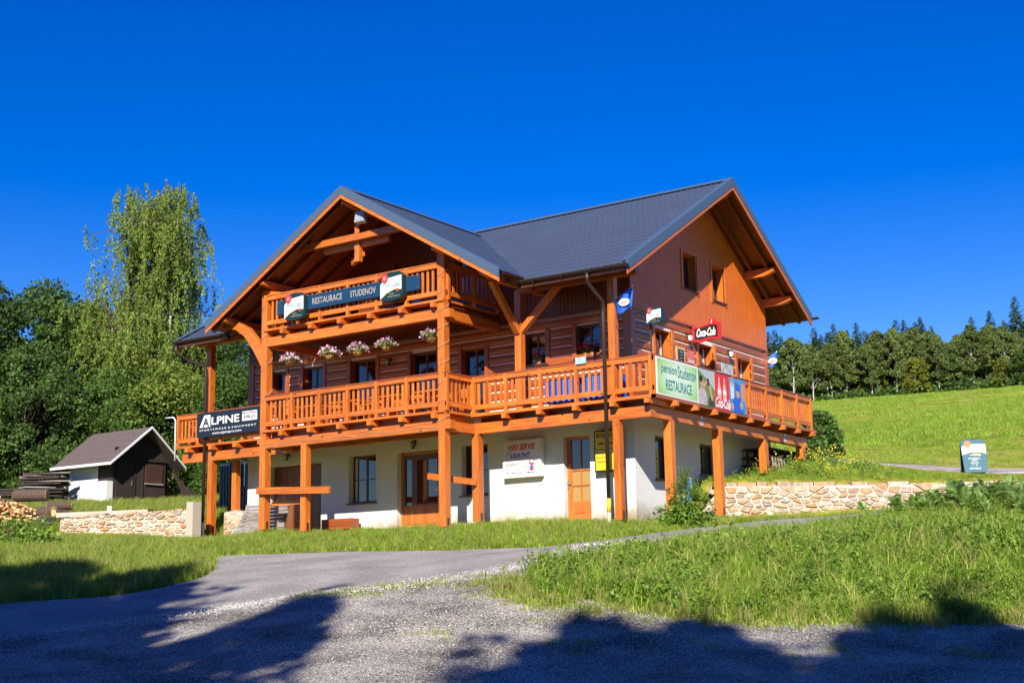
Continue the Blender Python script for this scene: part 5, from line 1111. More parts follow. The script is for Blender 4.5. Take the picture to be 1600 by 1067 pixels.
# pallet of grey boards leaning
t = thing('plank_stack', 'grey weathered plank pallets leaning by the garage door', 'pallet', (-13.6, -.2, hz(-13.6, -.2)))
for i in range(9):
    z_ = .02+i*.108; y_ = -.3+i*.03; part(MB().box(-1.25+i*.05+rs.rand()*.06, .95+rs.rand()*.08, y_, y_+.03, z_, z_+.09), 'plank', M['grey_x'], t)
for x in (-.9, 0, .85): part(MB().beam((x, -.22, 0), (x, .06, 1.0), .1, .06), 'bearer', M['grey_z'], t)
t = thing('wooden_box', 'low brown wooden crate against the white wall', 'crate', (-11.6, .95, hz(-11.6, .95)))
for i in range(3): part(MB().box(-.6, .6, -.2, -.175, .02+i*.11, .12+i*.11), 'plank', M['log_x'], t)
part(MB().box(-.6, -.57, -.175, .2, 0, .34).box(.57, .6, -.175, .2, 0, .34).box(-.57, .57, .17, .2, 0, .34), 'box_sides', M['log_x'], t)
# blue metal panel / container under left balcony
t = thing('metal_shutter', 'dark blue corrugated metal sheets standing behind the left balcony post', 'metal sheet', (-17.6, 2.2, hz(-17.6, 2.2)))
cm = plain('dark blue sheet', (.02, .045, .08), .35, metal=.2); mb = MB(); n = 20
for i in range(n): mb.box(-.75+i*.07, -.75+i*.07+.045, -.02*(i % 2), .02, 0, 1.75)
mb.box(-.75, .65, .02, .03, 0, 1.75); part(mb, 'corrugated_sheet', cm, t); part(MB().box(.1, .14, -.05, -.03, .9, 1.7).box(.3, .34, -.05, -.03, .9, 1.7).box(.5, .54, -.05, -.03, .9, 1.7), 'rail', M['steel'], t)
# skis poster / blue object beside wall
t = thing('ski_pair', 'blue and white skis leaning at the start of the stone wall', 'skis', (-1.05, 3.75, hz(-1, 3.7)))
for k, m_ in ((0, M['blue']), (.09, M['lightblue'])): part(MB().beam((k, 0, 0), (k-.06, .12, 1.05), .07, .02, up=(0, 1, 0)).beam((k-.06, .12, 1.05), (k-.05, .05, 1.2), .06, .02, up=(0, 1, 0)), 'ski', m_, t)
# benches and timber stored under the rear balcony
t = thing('stacked_benches', 'dark stacked benches stored under the rear end of the side balcony', 'benches', (-.9, 9.2, 1.9))
for i in range(3): part(MB().box(-.4, .5, -1.3+i*.05, 1.1, .0+i*.25, .05+i*.25), 'seat', M['dark_y'], t)
for y in (-1.1, -.5, .1, .8): part(MB().box(-.35, -.28, y, y+.06, -.3, .5).box(.38, .45, y, y+.06, -.3, .5), 'leg', M['dark_z'], t)
for i in range(5): part(MB().beam((.52, -1+i*.22, -.1), (.52, -1.1+i*.22, .25), .03, .05, up=(1, 0, 0)), 'slat', M['grey_z'], t)
# pub sign by the track
sz_ = hz(2.9, 17.95); t = thing('a_board', 'free standing dark teal pub board with white panel by the hill track', 'sign', (2.9, 17.9, sz_), rz=R(33))
teal = plain('teal board', (.03, .12, .17), .5); pr = [(-.4, 0), (.4, 0), (.44, 1.0), (.40, 1.1), (.2, 1.17), (0, 1.19), (-.2, 1.17), (-.40, 1.1), (-.44, 1.0)]
def lean(mb_pts, y0, dy, top=.16): return MB().prism([(a, y0+b*top, b) for a, b in mb_pts][::-1], (0, dy, 0))
part(lean(pr, -.3, .04), 'front_board', teal, t); part(MB().prism([(a, .12-b*.2, b) for a, b in pr][::-1], (0, .04, 0)), 'rear_board', M['green_badge'], t)
part(lean([(-.42, .62), (-.1, .72), (.2, .72), (.42, .66), (.42, 1.0), (.0, 1.0), (-.2, .98), (-.42, .92)], -.306, .005), 'panel', M['signwhite'], t)
part(lean([(-.2+.12*math.cos(i*PI/8), 1.0+.12*math.sin(i*PI/8)) for i in range(16)], -.312, .006), 'seal', plain('orange red seal', (.8, .2, .08), .5), t)
part(lean([(-.2, .6), (0, .68), (.25, .65), (.2, .58)], -.309, .006), 'emblem', M['gold'], t)
for z_, s_, w_, h_ in ((.5, 'OTEVŘENO', .42, .07), (.42, 'OPEN', .2, .05), (.34, 'GEÖFFNET', .3, .05), (.26, '9 - 22', .2, .05), (.14, 'RESTAURACE', .4, .06)): lettering(s_, w_, h_, M['signwhite'], t, (-.02, -.312+z_*.16, z_), bold=.02)

# ------------------------------------------------------------------ shed
sx0, sx1, sy0, sy1 = -28.95, -26.2, 3.9, 6.6; zb = 1.8; ze_ = 3.7; zr_ = 4.96; yr = 5.3
t = thing('shed', 'small dark brown shed with white side wall and grey brown felt roof', 'shed', (0, 0, 0))
part(MB().box(sx0, sx1-.001, sy0-.06, sy0, zb-.4, ze_), 'white_wall', M['white'], t) if False else None
part(MB().box(sx0, sx1-.95, sy0, sy0+.12, zb-.4, ze_), 'white_wall', M['white'], t)
part(MB().box(sx1-.95, sx1-.02, sy0-.3, sy0+.12, zb-.4, 2.75), 'white_base_wall', M['white'], t)
part(MB().box(sx1-.95, sx1-.02, sy0, sy0+.1, 2.75, ze_), 'wall', M['dark_z'], t)
part(MB().box(sx0, sx1, sy1-.1, sy1, zb-.4, ze_), 'wall', M['dark_z'], t); part(MB().box(sx0-.0, sx0+.1, sy0+.12, sy1-.1, zb-.4, ze_), 'wall', M['dark_z'], t)
zt = lambda y: zr_-.12-(abs(y-yr))*.86
y = sy0
while y < sy1-.02:
    w_ = min(.2, sy1-y); part(MB().quadbox([(sx1-.05, y, zb-.4), (sx1, y, zb-.4), (sx1, y+w_-.012, zb-.4), (sx1-.05, y+w_-.012, zb-.4), (sx1-.05, y, zt(y)), (sx1, y, zt(y)), (sx1, y+w_-.012, zt(y+w_-.012)), (sx1-.05, y+w_-.012, zt(y+w_-.012))]), 'plank', M['dark_z'], t); y += .2
part(MB().box(sx1-.09, sx1-.052, sy0+.1, sy1-.1, zb-.4, 4.1), 'inner_wall', M['black'], t)
dr = part(MB().box(sx1+.002, sx1+.03, 4.1, 4.85, zb, 3.6), 'door', M['dark_z'], t); part(MB().box(sx1+.03, sx1+.06, 4.75, 4.79, 2.6, 2.8), 'handle', M['steel'], dr)
w_ = part(MB().box(sx1+.002, sx1+.04, 5.45, 6.3, 2.75, 3.5), 'shutter', wood('shutter board', (.085, .04, .03), (.05, .024, .018), 2, knots=False), t); part(MB().box(sx1+.04, sx1+.07, 5.4, 6.35, 2.7, 2.76), 'window_sill', M['grey_y'], t)
for y in (4.02, 4.9, 5.3): part(MB().box(sx1+.002, sx1+.035, y, y+.05, zb-.2, 3.62), 'batten', M['dark_z'], t)
part(MB().box(sx1+.036, sx1+.06, sy0-.02, sy1+.02, 3.62, 3.72), 'tie_board', M['dark_y'], t)
rx0, rx1, ry0, ry1 = -29.4, -25.7, 3.32, 7.1
def roofslope(ya, yb_, za, zb_, nm):
    part(MB().quadbox([(rx0, ya, za-.06), (rx1, ya, za-.06), (rx1, yb_, zb_-.06), (rx0, yb_, zb_-.06), (rx0, ya, za), (rx1, ya, za), (rx1, yb_, zb_), (rx0, yb_, zb_)] if ya < yb_ else [(rx0, yb_, zb_-.06), (rx1, yb_, zb_-.06), (rx1, ya, za-.06), (rx0, ya, za-.06), (rx0, yb_, zb_), (rx1, yb_, zb_), (rx1, ya, za), (rx0, ya, za)]), nm, M['felt'], t)
zE1 = zr_-(yr-ry0)*.79; zE2 = zr_-(ry1-yr)*.85
n = 6
for i in range(n):     # overlapping felt courses
    a = i/n; b = (i+1)/n; roofslope(ry0+(yr-ry0)*a, ry0+(yr-ry0)*b+.03, zE1+(zr_-zE1)*a+.018, zE1+(zr_-zE1)*b, 'felt_course')
roofslope(yr, ry1, zr_, zE2, 'felt_course')
part(MB().prism([(rx1, ry0, zE1-.07), (rx1, ry0, zE1+.02), (rx1, yr, zr_+.02), (rx1, ry1, zE2+.02), (rx1, ry1, zE2-.06), (rx1, yr, zr_-.07)], (.05, 0, 0)), 'barge_board', M['offwhite'], t)
part(MB().box(rx0, rx1, ry0-.03, ry0, zE1-.07, zE1+.03), 'fascia', M['offwhite'], t)
t = thing('board_bundle', 'bundle of old boards leaning on the right side of the shed', 'boards', (-25.9, 6.9, hz(-25.9, 6.9)))
for i in range(6): part(MB().beam((.2+i*.12, .3+.1*i, 0), (-.1, -.1+i*.06, 1.2-.1*i), .12, .03, up=(0, 1, 0)), 'board', M['dark_z'], t)
# wood stack of slabs behind the logs
t = thing('timber_stack', 'criss cross stack of dark slab wood left of the shed', 'wood stack', (-28.75, 2.6, hz(-28.75, 2.6)-.05), rz=R(32))
for j in range(13):
    for i in range(3):
        x0 = -1.0+rs.rand()*.35; x1 = .95+rs.rand()*.4-.02*j; part(MB().beam((x0, -.4+i*.35+rs.rand()*.1, .06+j*.105), (x1-.35*rs.rand(), -.4+i*.35+rs.randn()*.12, .06+j*.105+rs.randn()*.07), .2, .05), 'slab', M['grey_x'] if rs.rand() < .4 else M['dark_x'], t)
t = thing('timber_stack', 'low stack of long dark slabs at the far left of the wood stack', 'wood stack', (-30.2, 1.5, hz(-30.2, 1.5)), rz=R(30))
for j in range(6):
    for i in range(2): part(MB().beam((-1.2+rs.rand()*.3, i*.35, .1+j*.12), (1.4+rs.rand()*.3, i*.35+.2*rs.randn()*.3, .1+j*.12+rs.randn()*.04), .24, .07), 'slab', M['dark_x'], t)
# log pile
def logpiece(x, y, z_, L, r, ang, lab):
    t = thing('timber_log', lab, 'log', (x, y, z_), 'logs of the wood pile', rz=ang)
    part(MB().tube([(-L/2, 0, 0), (-L/4, 0, .01), (L/4, 0, 0), (L/2, 0, 0)], 1, 12, taper=[r, r*1.02, r*.97, r*.96]), 'bark', M['bark'], t, smooth=False)
    for s in (-1, 1): part(MB().tube([(s*L/2, 0, 0), (s*(L/2+.01), 0, 0)], r*.93, 12), 'cut_end', M['cutwood'], t)
gz = hz(-22.8, -2.6)
LG = [(-22.9, -2.1, .8, 1.15, .2, 'big brown log on top of the pile at the left edge'), (-22.0, -1.6, .5, .8, .15, 'short thick log on the right shoulder of the pile'), (-21.5, -1.9, .36, .6, .13, 'log below it with orange sawn end'), (-21.2, -1.5, .16, .7, .14, 'grey brown log rolled furthest to the right'),
      (-22.5, -2.3, .3, .9, .18, 'log in the middle of the pile half behind the shrub'), (-23.3, -2.7, .25, 1.0, .2, 'log low in the pile behind the shrub'), (-23.9, -3.0, .62, 1.0, .2, 'log at the left edge of the picture below the big one'), (-21.9, -2.3, .14, .6, .13, 'pale log lying at the foot of the pile'), (-22.3, -1.9, .32, .7, .16, 'log wedged under the short thick log')]
AN = [30, 48, 95, 20, 55, 15, 40, 70, 10]
for i, (x, y, dz, L, r, lab) in enumerate(LG): logpiece(x, y, hz(x, y)+dz-.1, L, r, R(AN[i]), lab)
t = tag(MB().build('x', M['cutwood']), 'x', 'x'); bpy.data.objects.remove(t)
def split_wood():
    mb = MB(); rr = random.Random(4)
    for i in range(420):
        s = rr.random(); x = -23.6+s*1.7+rr.uniform(-.4, .4); y = -4.0+s*1.1+rr.uniform(-.35, .35); h = max(0, 1.15-.7*s)*rr.random()**1.2
        z_ = hz(-23.2, -3.3)+h; a = rr.uniform(0, 6.28); L = rr.uniform(.14, .24); v = Vector((math.cos(a), math.sin(a), rr.uniform(-.5, .5)))*L; mb.beam((x, y, z_), Vector((x, y, z_))+v, rr.uniform(.04, .09), rr.uniform(.03, .07))
    return mb
tag(split_wood().build('split_firewood', M['cutwood']), 'heap of pale freshly split firewood at the left edge', 'firewood', kind='stuff')
tag(MB().box(-21.35, -21.0, -2.95, -2.45, hz(-21.2, -2.7)-.1, hz(-21.2, -2.7)+.28).build('stone_block', plain('dark stone block', (.06, .055, .06), .9, bump=.5)), 'dark stone block beside the shrub at the end of the log pile', 'stone')

# ------------------------------------------------------------------ trees on the left
birch = make_birch(14.4, 3.6, 11, 125, 62, .11, droop=2.8, prof=lambda t: (.25+.75*min(1, (t-.2)/.2))*min(1, ((1.02-t)/.30))**.55, leaders=2)
plant_tree('birch_tree', birch, -31.7, 10.2, 'tall weeping birch with white trunks and hanging leaf strands left of the house', 'tree', s=1.0)
broadA = make_broad(10, 3.6, 21, 110, 300, .17, 'darkleaf'); broadB = make_broad(8, 3.4, 22, 95, 300, .17, 'darkleaf', low=.05); broadC = make_broad(6, 3.2, 23, 85, 330, .14, 'midleaf', low=.0)
BL = make_broad(6, 3.0, 24, 80, 320, .15, 'birchleaf', low=.0)
LT = [(-37.5, 4.5, broadA, 1.02, 'dark tall tree at the far left edge of the picture'), (-36.5, 8.0, broadA, .96, 'dark tall tree second from the left edge'), (-34.2, 9.6, broadB, .72, 'smaller dark tree between the tall left tree and the birch'),
      (-33.6, 5.2, broadB, .86, 'dark round tree behind the wood stack'), (-39.0, 12.5, broadB, 1.15, 'far bluish tree behind the left group'), (-31.2, 8.2, broadC, .92, 'bushy green tree directly behind the shed roof'), (-28.8, 9.0, BL, .92, 'yellow green bushy tree under the birch, right of the shed roof'),
      (-25.6, 10.0, broadC, .88, 'bushy green tree between birch and balcony'), (-24.5, 12.6, broadB, .88, 'dark tree seen through the left balcony posts'), (-28.5, 13.8, broadA, .82, 'tall dark tree behind the left end of the house'), (-36.0, 1.0, broadB, .9, 'dark low tree behind the log pile at the left edge'), (-22.0, 13.5, broadC, 1.0, 'bushy tree close behind the left end of the house'),
      (-32.8, 13.5, BL, 1.15, 'yellow green tree behind the birch'), (-34.5, .0, broadC, .75, 'low bush at the left edge behind the logs')]
for i, (x, y, m_, s, lab) in enumerate(LT): plant_tree('broadleaf_tree', m_, x, y, lab, 'tree', 'trees behind the shed', s, rz=i*1.3)
# dark hedge mass closing the view under the crowns
for i, (x, y, s, lab) in enumerate(((-35.2, 4.0, .62, 'dense bush low behind the wood stack'), (-30.4, 10.6, .7, 'dense bush at the foot of the birch'), (-24.6, 9.0, .55, 'dense bush right behind the shed'), (-22.5, 8.5, .5, 'low bush behind the left balcony'))):
    plant_tree('bush', broadC, x, y, lab, 'bush', 'bushes below the left trees', s, rz=i*2.1)
# ------------------------------------------------------------------ forest edge beyond the meadow
spA = make_spruce(17, 3.3, 31, 44, 90, .62); spB = make_spruce(14, 2.9, 32, 38, 90, .6)
fA = make_broad(12, 2.9, 41, 60, 130, .42, 'forestleaf', low=.28, bark='birchbark', trunkr=.012, clump=.26); fB = make_broad(13, 2.4, 42, 54, 130, .42, 'forestleaf', low=.34, bark='birchbark', trunkr=.012, clump=.25)
fC = make_broad(10, 3.2, 43, 60, 130, .42, 'darkleaf', low=.1, clump=.28); fD = make_broad(8, 3.2, 44, 40, 120, .5, 'yellowleaf', low=.08, clump=.28)
camP = np.array([16.122, -29.563, -1.761])
def at(px, dist):       # ground point in the view direction of a bearing given as lateral/forward ratio
    d = np.array([f_.x, f_.y])+np.array([r_.x, r_.y])*px; return camP[0]+d[0]*dist, camP[1]+d[1]*dist
rr = random.Random(8)
kinds = [(fA, 'birch_tree', 'birch'), (fB, 'birch_tree', 'slender birch'), (fC, 'broadleaf_tree', 'dark leafy tree'), (fD, 'broadleaf_tree', 'yellow green tree')]
n = 98; front = []
for i in range(n):
    b = .12+(i+.5)/n*.36+rr.uniform(-.003, .003); dist = 236+rr.uniform(-6, 6)-(b-.19)*40; x, y = at(b, dist)
    k = rr.choice([0, 1, 0, 1, 2, 2, 1]) if i not in (42, 50, 68) else 3; m_, nm, kn = kinds[k]; s = rr.uniform(.72, .98)
    if b > .35: s *= .92
    side = 'counted from the house' 
    plant_tree(nm, m_, x, y, f'{kn} in the front row of the far forest edge', 'tree', 'front trees of the forest edge', s, rz=rr.uniform(0, 6))
sp_tall = {0.352: 1.0, .366: 1.06, .386: 1.22, .398: 1.28, .408: 1.15, .417: 1.3}
for row, (dist, cnt, s0) in enumerate(((248, 66, .93), (258, 66, 1.0), (268, 66, 1.05))):
    for i in range(cnt):
        b = .11+(i+rr.random()*.8)/cnt*.39; x, y = at(b, dist+rr.uniform(-4, 4)); s = s0*rr.uniform(.86, 1.06)
        if .325 < b < .352: s *= .66
        elif b > .352: s *= .9
        plant_tree('spruce_tree', spA if rr.random() < .5 else spB, x, y, 'dark spruce rising behind the leafy trees of the far forest edge', 'tree', 'spruces of the far forest', s, rz=rr.uniform(0, 6))
for b, s in sp_tall.items():
    x, y = at(b, 246); plant_tree('spruce_tree', spA, x, y, 'tall spruce among the highest treetops at the right of the far forest', 'tree', 'tall spruces at the right of the far forest', s*.92, rz=b*50)
# dark understorey at the forest edge
V = []; rs = np.random.RandomState(77)
for i in range(90):
    b = .11+i/90*.39; x, y = at(b, 231+rs.rand()*5-(b-.19)*40); z0 = hz(x, y); m = 130; V.append(np.array([x, y, z0+.8])+rs.randn(m, 3)*[1.6, 1.6, .7])
P = np.concatenate(V); Vq, Fq = leaf_quads(P, .7, rs, aspect=.7); o = bpy.data.objects.new('undergrowth', npmesh('undergrowth', Vq, Fq, M['darkleaf'])); COL.objects.link(o); tag(o, 'dark undergrowth along the foot of the far forest edge', 'undergrowth', kind='stuff')
# bush at the balcony end
plant_tree('bush', make_broad(1.9, .85, 51, 50, 150, .16, 'darkleaf', low=.0, clump=.3), -3.7, 20.2, 'round dark green bush beyond the rear end of the side balcony', 'bush', s=1.0)
# spruce sapling at the house corner
def sapling():
    tr_, cr_ = make_spruce(1.7, .8, 61, 13, 95, .13, 'shrubleaf')
    t = thing('spruce_sapling', 'small bushy spruce sapling by the house corner next to the path', 'sapling', (.42, .75, hz(.42, .75)-.08)); inst(tr_, 'trunk', t); inst(cr_, 'crown', t)
    rs = np.random.RandomState(3); n = 260; crown_obj('low_leaves', rs.randn(n, 3)*[.25, .25, .14]+[-.1, -.35, .3], .13, M['shrubleaf'], rs, t)
sapling()
# shrub before the log pile
rs = np.random.RandomState(15)
t = thing('shrub', 'leafy green shrub growing in front of the firewood at the left', 'shrub', (-17.6, -6.2, hz(-17.6, -6.2)-.1)); P = []
for i in range(26): c0 = np.array([rs.uniform(-1.3, 1.1), rs.uniform(-.5, .5), rs.uniform(.1, .75)]); P.append(c0+rs.randn(70, 3)*.17)
crown_obj('foliage', np.concatenate(P), .13, M['shrubleaf'], rs, t)
mb = MB()
for i in range(14): mb.tube([(rs.uniform(-.5, .5), rs.uniform(-.2, .2), -.1), (rs.uniform(-1, 1), rs.uniform(-.4, .4), .8)], .012, 4)
part(mb, 'stem', M['bark'], t)
# broad leaved weeds on the bank
def weed(x, y, lab, s, seed, grp='broad leaved weeds on the bank'):
    rs = np.random.RandomState(seed); mb = MB(); n = 26
    for i in range(n):
        th = rs.rand()*2*PI; L = s*(.2+.26*rs.rand()); el = R(rs.uniform(45, 85)); h0 = s*.25*rs.rand(); d = Vector((math.cos(th), math.sin(th), 0)); sd = Vector((-d.y, d.x, 0)); p0 = Vector((0, 0, h0)); pts = []
        for j, (u, w) in enumerate(((0, .02), (.25, .5), (.5, .62), (.75, .45), (1, .03))):
            p = p0+d*(L*u*math.cos(el)*(1+.4*u))+Vector((0, 0, L*(math.sin(el)*u-.55*u*u*.8))); w_ = L*.2*w; pts.append((p-sd*w_+Vector((0, 0, .03*w)), p, p+sd*w_+Vector((0, 0, .03*w))))
        k = len(mb.v)
        for a in pts: mb.v += [tuple(v) for v in a]
        for j in range(4):
            for c_ in (0, 1): mb.f.append((k+j*3+c_, k+j*3+c_+1, k+j*3+c_+4, k+j*3+c_+3)); mb.m.append(0)
    o = mb.build('broadleaf_weed', M['bigleaf']); o.location = (x, y, hz(x, y)+.05); tag(o, lab, 'weed', grp); return o
rs = np.random.RandomState(9); nw = 0
for i in range(120):
    t_ = rs.rand()**.8; x = 6.3+t_*4.6+rs.randn()*.3; q_ = rs.rand()**1.6; y = .3+t_*2.3-q_*4.6*t_-rs.rand()*.4; x += q_*1.4*t_
    weed(x, y, 'broad leaved comfrey like weed in the clump on top of the grassy bank', .9+rs.rand()*.6, 200+i)
    nw += 1
# ------------------------------------------------------------------ grass and gravel (scattered with geometry nodes)
def tuft(name, n, h, spread, wdt, mat, seed, lean=.5, flower=None):
    rs = np.random.RandomState(seed); V = []; F = []; 
    for i in range(n):
        b = rs.randn(2)*spread; L = h*(.45+.75*rs.rand()); d = rs.randn(2)*lean*L; th = rs.rand()*PI; w = np.array([math.cos(th), math.sin(th)])*wdt*(.6+.6*rs.rand()); k = len(V)
        m = b+d*.35; t_ = b+d
        V += [(*(b-w), -.03), (*(b+w), -.03), (*(m+w*.8), L*.6), (*(m-w*.8), L*.6), (*(t_+w*.1), L*(1-.25*min(1, np.linalg.norm(d)/L))), (*(t_-w*.1), L*(1-.25*min(1, np.linalg.norm(d)/L)))]
        F += [(k, k+1, k+2, k+3), (k+3, k+2, k+4, k+5)]
    o = bpy.data.objects.new(name, npmesh(name, np.array(V), np.array(F), mat)); return o
def forb(name, n, h, mat, seed, leaf=.06):
    rs = np.random.RandomState(seed); P = rs.randn(n, 3)*[.1, .1, h*.28]+[0, 0, h*.55]; P[:, 2] = np.abs(P[:, 2]); V, F = leaf_quads(P, leaf, rs, aspect=.7); return bpy.data.objects.new(name, npmesh(name, V, F, mat))
TU = dict(a=tuft('tuft', 34, .26, .09, .007, M['grass'], 1), b=tuft('tuft', 30, .34, .07, .006, M['grass'], 2, .35), c=tuft('tuft', 26, .17, .12, .008, M['grass'], 3, .8), d=tuft('tuft', 26, .30, .07, .005, M['drygrass'], 4, .4),
          e=forb('forb', 110, .25, M['shrubleaf'], 5, .042), f=forb('flower_tuft', 14, .5, M['yellowpetal'], 6, .045), g=tuft('tuft', 40, .4, .35, .02, M['grass'], 7, .6), h=tuft('tuft', 30, .10, .12, .007, M['drygrass'], 8, .9), w=forb('flower_tuft', 5, .4, M['petal'], 10, .04))
def scatter(name, P, objs, lab, cat, seed=0, smin=.7, smax=1.3, sub=False):
    me = bpy.data.meshes.new(name); me.vertices.add(len(P)); me.vertices.foreach_set('co', P.astype(np.float32).ravel()); me.update()
    o = bpy.data.objects.new(name, me); COL.objects.link(o); tag(o, lab, cat, kind='stuff')
    ng = bpy.data.node_groups.new(name, 'GeometryNodeTree'); ng.interface.new_socket('Geometry', in_out='INPUT', socket_type='NodeSocketGeometry'); ng.interface.new_socket('Geometry', in_out='OUTPUT', socket_type='NodeSocketGeometry')
    N = ng.nodes; L = ng.links; gi = N.new('NodeGroupInput'); go = N.new('NodeGroupOutput'); jn = N.new('GeometryNodeJoinGeometry')
    rv = N.new('FunctionNodeRandomValue'); rv.data_type = 'INT'; rv.inputs[4].default_value = 0; rv.inputs[5].default_value = len(objs)-1; rv.inputs[8].default_value = seed
    for k, ob in enumerate(objs):
        oi = N.new('GeometryNodeObjectInfo'); oi.inputs[0].default_value = ob
        cmp = N.new('FunctionNodeCompare'); cmp.data_type = 'INT'; cmp.operation = 'EQUAL'; L.new(rv.outputs[2], cmp.inputs[2]); cmp.inputs[3].default_value = k
        ip = N.new('GeometryNodeInstanceOnPoints'); L.new(gi.outputs[0], ip.inputs[0]); L.new(cmp.outputs[0], ip.inputs[1]); L.new(oi.outputs['Geometry'], ip.inputs[2])
        r3 = N.new('FunctionNodeRandomValue'); r3.data_type = 'FLOAT_VECTOR'; r3.inputs[0].default_value = (-.12, -.12, 0); r3.inputs[1].default_value = (.12, .12, 6.283); r3.inputs[8].default_value = seed+1; L.new(r3.outputs[0], ip.inputs[5])
        sc = N.new('FunctionNodeRandomValue'); sc.data_type = 'FLOAT'; sc.inputs[2].default_value = smin; sc.inputs[3].default_value = smax; sc.inputs[8].default_value = seed+2; L.new(sc.outputs[1], ip.inputs[6])
        L.new(ip.outputs[0], jn.inputs[0])
    L.new(jn.outputs[0], go.inputs[0]); md_ = o.modifiers.new('scatter', 'NODES'); md_.node_group = ng; return o
def inpoly(x, y, poly):
    c = np.zeros(len(x), bool); n = len(poly)
    for i in range(n):
        x0, y0 = poly[i]; x1, y1 = poly[(i+1) % n]
        c ^= ((y0 > y) != (y1 > y)) & (x < (x1-x0)*(y-y0)/(y1-y0+1e-12)+x0)
    return c
ROAD = [tuple(p) for p in resample(road_up, 80)]+[tuple(p) for p in resample(road_lo, 80)][::-1]
def field(poly, dens, seed, edge=0, noroad=True, thin=0, zoff=0):
    rs = np.random.RandomState(seed); P = np.array(poly); x0, y0 = P.min(0); x1, y1 = P.max(0); n = int((x1-x0)*(y1-y0)*dens); x = rs.uniform(x0, x1, n); y = rs.uniform(y0, y1, n)
    k = inpoly(x, y, poly)
    if noroad: k &= ~inpoly(x, y, ROAD)
    k &= ~((x > XL-.0) & (x < XR-.0) & (y > YW) & (y < YB)); x = x[k]; y = y[k]
    if thin:
        v = np.sin(x*1.3+np.sin(y*.9)*1.7)*np.sin(y*1.7+np.cos(x*.8)); k = rs.rand(len(x)) > thin*(.5+.5*v); x = x[k]; y = y[k]
    return np.stack([x, y, HZ(x, y)+zoff], 1)
bank = [(1.9, -8.6), (2.2, -7.0), (1.9, -5.2), (2.5, -3.5), (3.7, -1.7), (5.6, .5), (7.5, 3.3), (10.3, 6.8), (18, 8), (18, 0), (14.3, -2.4), (10.1, -6.1), (6.9, -8.7), (5, -9.9), (3.3, -10.2)]
P = field(bank, 70, 1, noroad=False); scatter('grass', P, [TU['a'], TU['b'], TU['b'], TU['c'], TU['e'], TU['d'], TU['a']], 'tall lush grass and herbs covering the bank right of the road', 'grass', 1, .6, 1.3)
low_ = [(1.9, -8.6), (2.2, -7.2), (2.6, -6.0), (5.0, -4.4), (8, -2.2), (12, .5), (18, 4), (18, 0), (14.3, -2.4), (10.1, -6.1), (6.9, -8.7), (5, -9.9), (3.3, -10.2)]
P = field(low_, 14, 21, noroad=False, thin=.5); scatter('bank_herbs', P, [TU['b'], TU['e'], TU['e'], TU['b'], TU['d'], TU['e']], 'taller clumps of herbs and long grass on the face of the bank', 'herbs', 21, .9, 2.1)
edge_ = np.concatenate([resample([(1.7, -8.8), (3.1, -10.6), (5, -9.9), (6.8, -8.8), (10.1, -6.1), (14, -2.6)], 700)+np.random.RandomState(2).randn(700, 2)*.28])
P = np.c_[edge_, HZ(edge_[:, 0], edge_[:, 1])]; scatter('dry_grass_edge', P, [TU['d'], TU['h'], TU['c']], 'dry yellowish grass along the lower edge of the bank', 'grass', 2, .6, 1.1)
P = field([(-16.2, -1.4), (-12.7, -1.5), (-5.7, -1.2), (-.8, -.3), (1.1, .4), (2.6, 2.3), (.6, 3.7), (-1.2, 3.9), (-1.4, 1.3), (-15.5, 1.2), (-16.5, 0), (-16.5, -4.3), (-11, -5.1), (-7.2, -4.9), (-3.3, -4.1), (-.7, -3.6), (.3, -2.2), (.9, 0)][::1], 10, 3); 
strip = [(-17.5, -1.6), (-12.7, -.9), (-5.7, .2), (-4, 1.2), (-1.2, 1.2), (-1.2, 3.6), (.6, 3.8), (2.4, 2.2), (.9, -.2), (.2, -2.2), (-.7, -3.65), (-3.3, -4.15), (-7.2, -4.95), (-9.7, -5.3), (-13, -5.3), (-18, -5.5)]
P = field(strip, 75, 4, thin=.25); scatter('grass', P, [TU['a'], TU['c'], TU['c'], TU['d'], TU['c'], TU['a']], 'grass strip between the house front and the asphalt', 'grass', 4, .4, .85)
left = [(-6.3, -11.4), (-6.0, -10.2), (-6.5, -9.0), (-8.3, -7.2), (-9.9, -5.7), (-13, -4.8), (-18, -3.2), (-20.5, -4.2), (-26, -4.5), (-32, -12), (-26, -22), (-15.3, -16.7), (-8.4, -12.9)]
P = field(left, 55, 5, thin=.2); scatter('grass', P, [TU['a'], TU['b'], TU['c'], TU['d'], TU['a'], TU['d']], 'long grass on the verge left of the road', 'grass', 5, .5, 1.2)
yard = [(-20, -2.9), (-17, -1.0), (-16.2, 1), (-16.2, 9), (-22, 11), (-34, 8), (-34, -3), (-26, -4.5), (-21, -3.5)]
P = field(yard, 42, 6); scatter('grass', P, [TU['a'], TU['c'], TU['c'], TU['d']], 'grass of the yard around the shed', 'grass', 6, .6, 1.1)
terr = [(-1.15, 4.65), (5.65, 9.4), (10, 12.3), (16, 16), (16, 22), (9, 17), (6, 15), (3.2, 14.4), (2, 14.2), (-1.8, 15), (-6, 16), (-12, 14), (-4, 10.8), (-1.3, 10.3), (-1.3, 4.6)]
P = field(terr, 45, 7); scatter('grass', P, [TU['a'], TU['c'], TU['c'], TU['a']], 'grass terrace above the stone retaining wall', 'grass', 7, .35, .65)
P = field([(-.5, 3.95), (5.9, 8.5), (7.5, 8.2), (4.2, 4.5), (2.4, 2.2), (.6, 3.6)], 80, 41); scatter('grass', P, [TU['a'], TU['c'], TU['c'], TU['d']], 'low grass along the foot of the retaining wall', 'grass', 41, .35, .8)
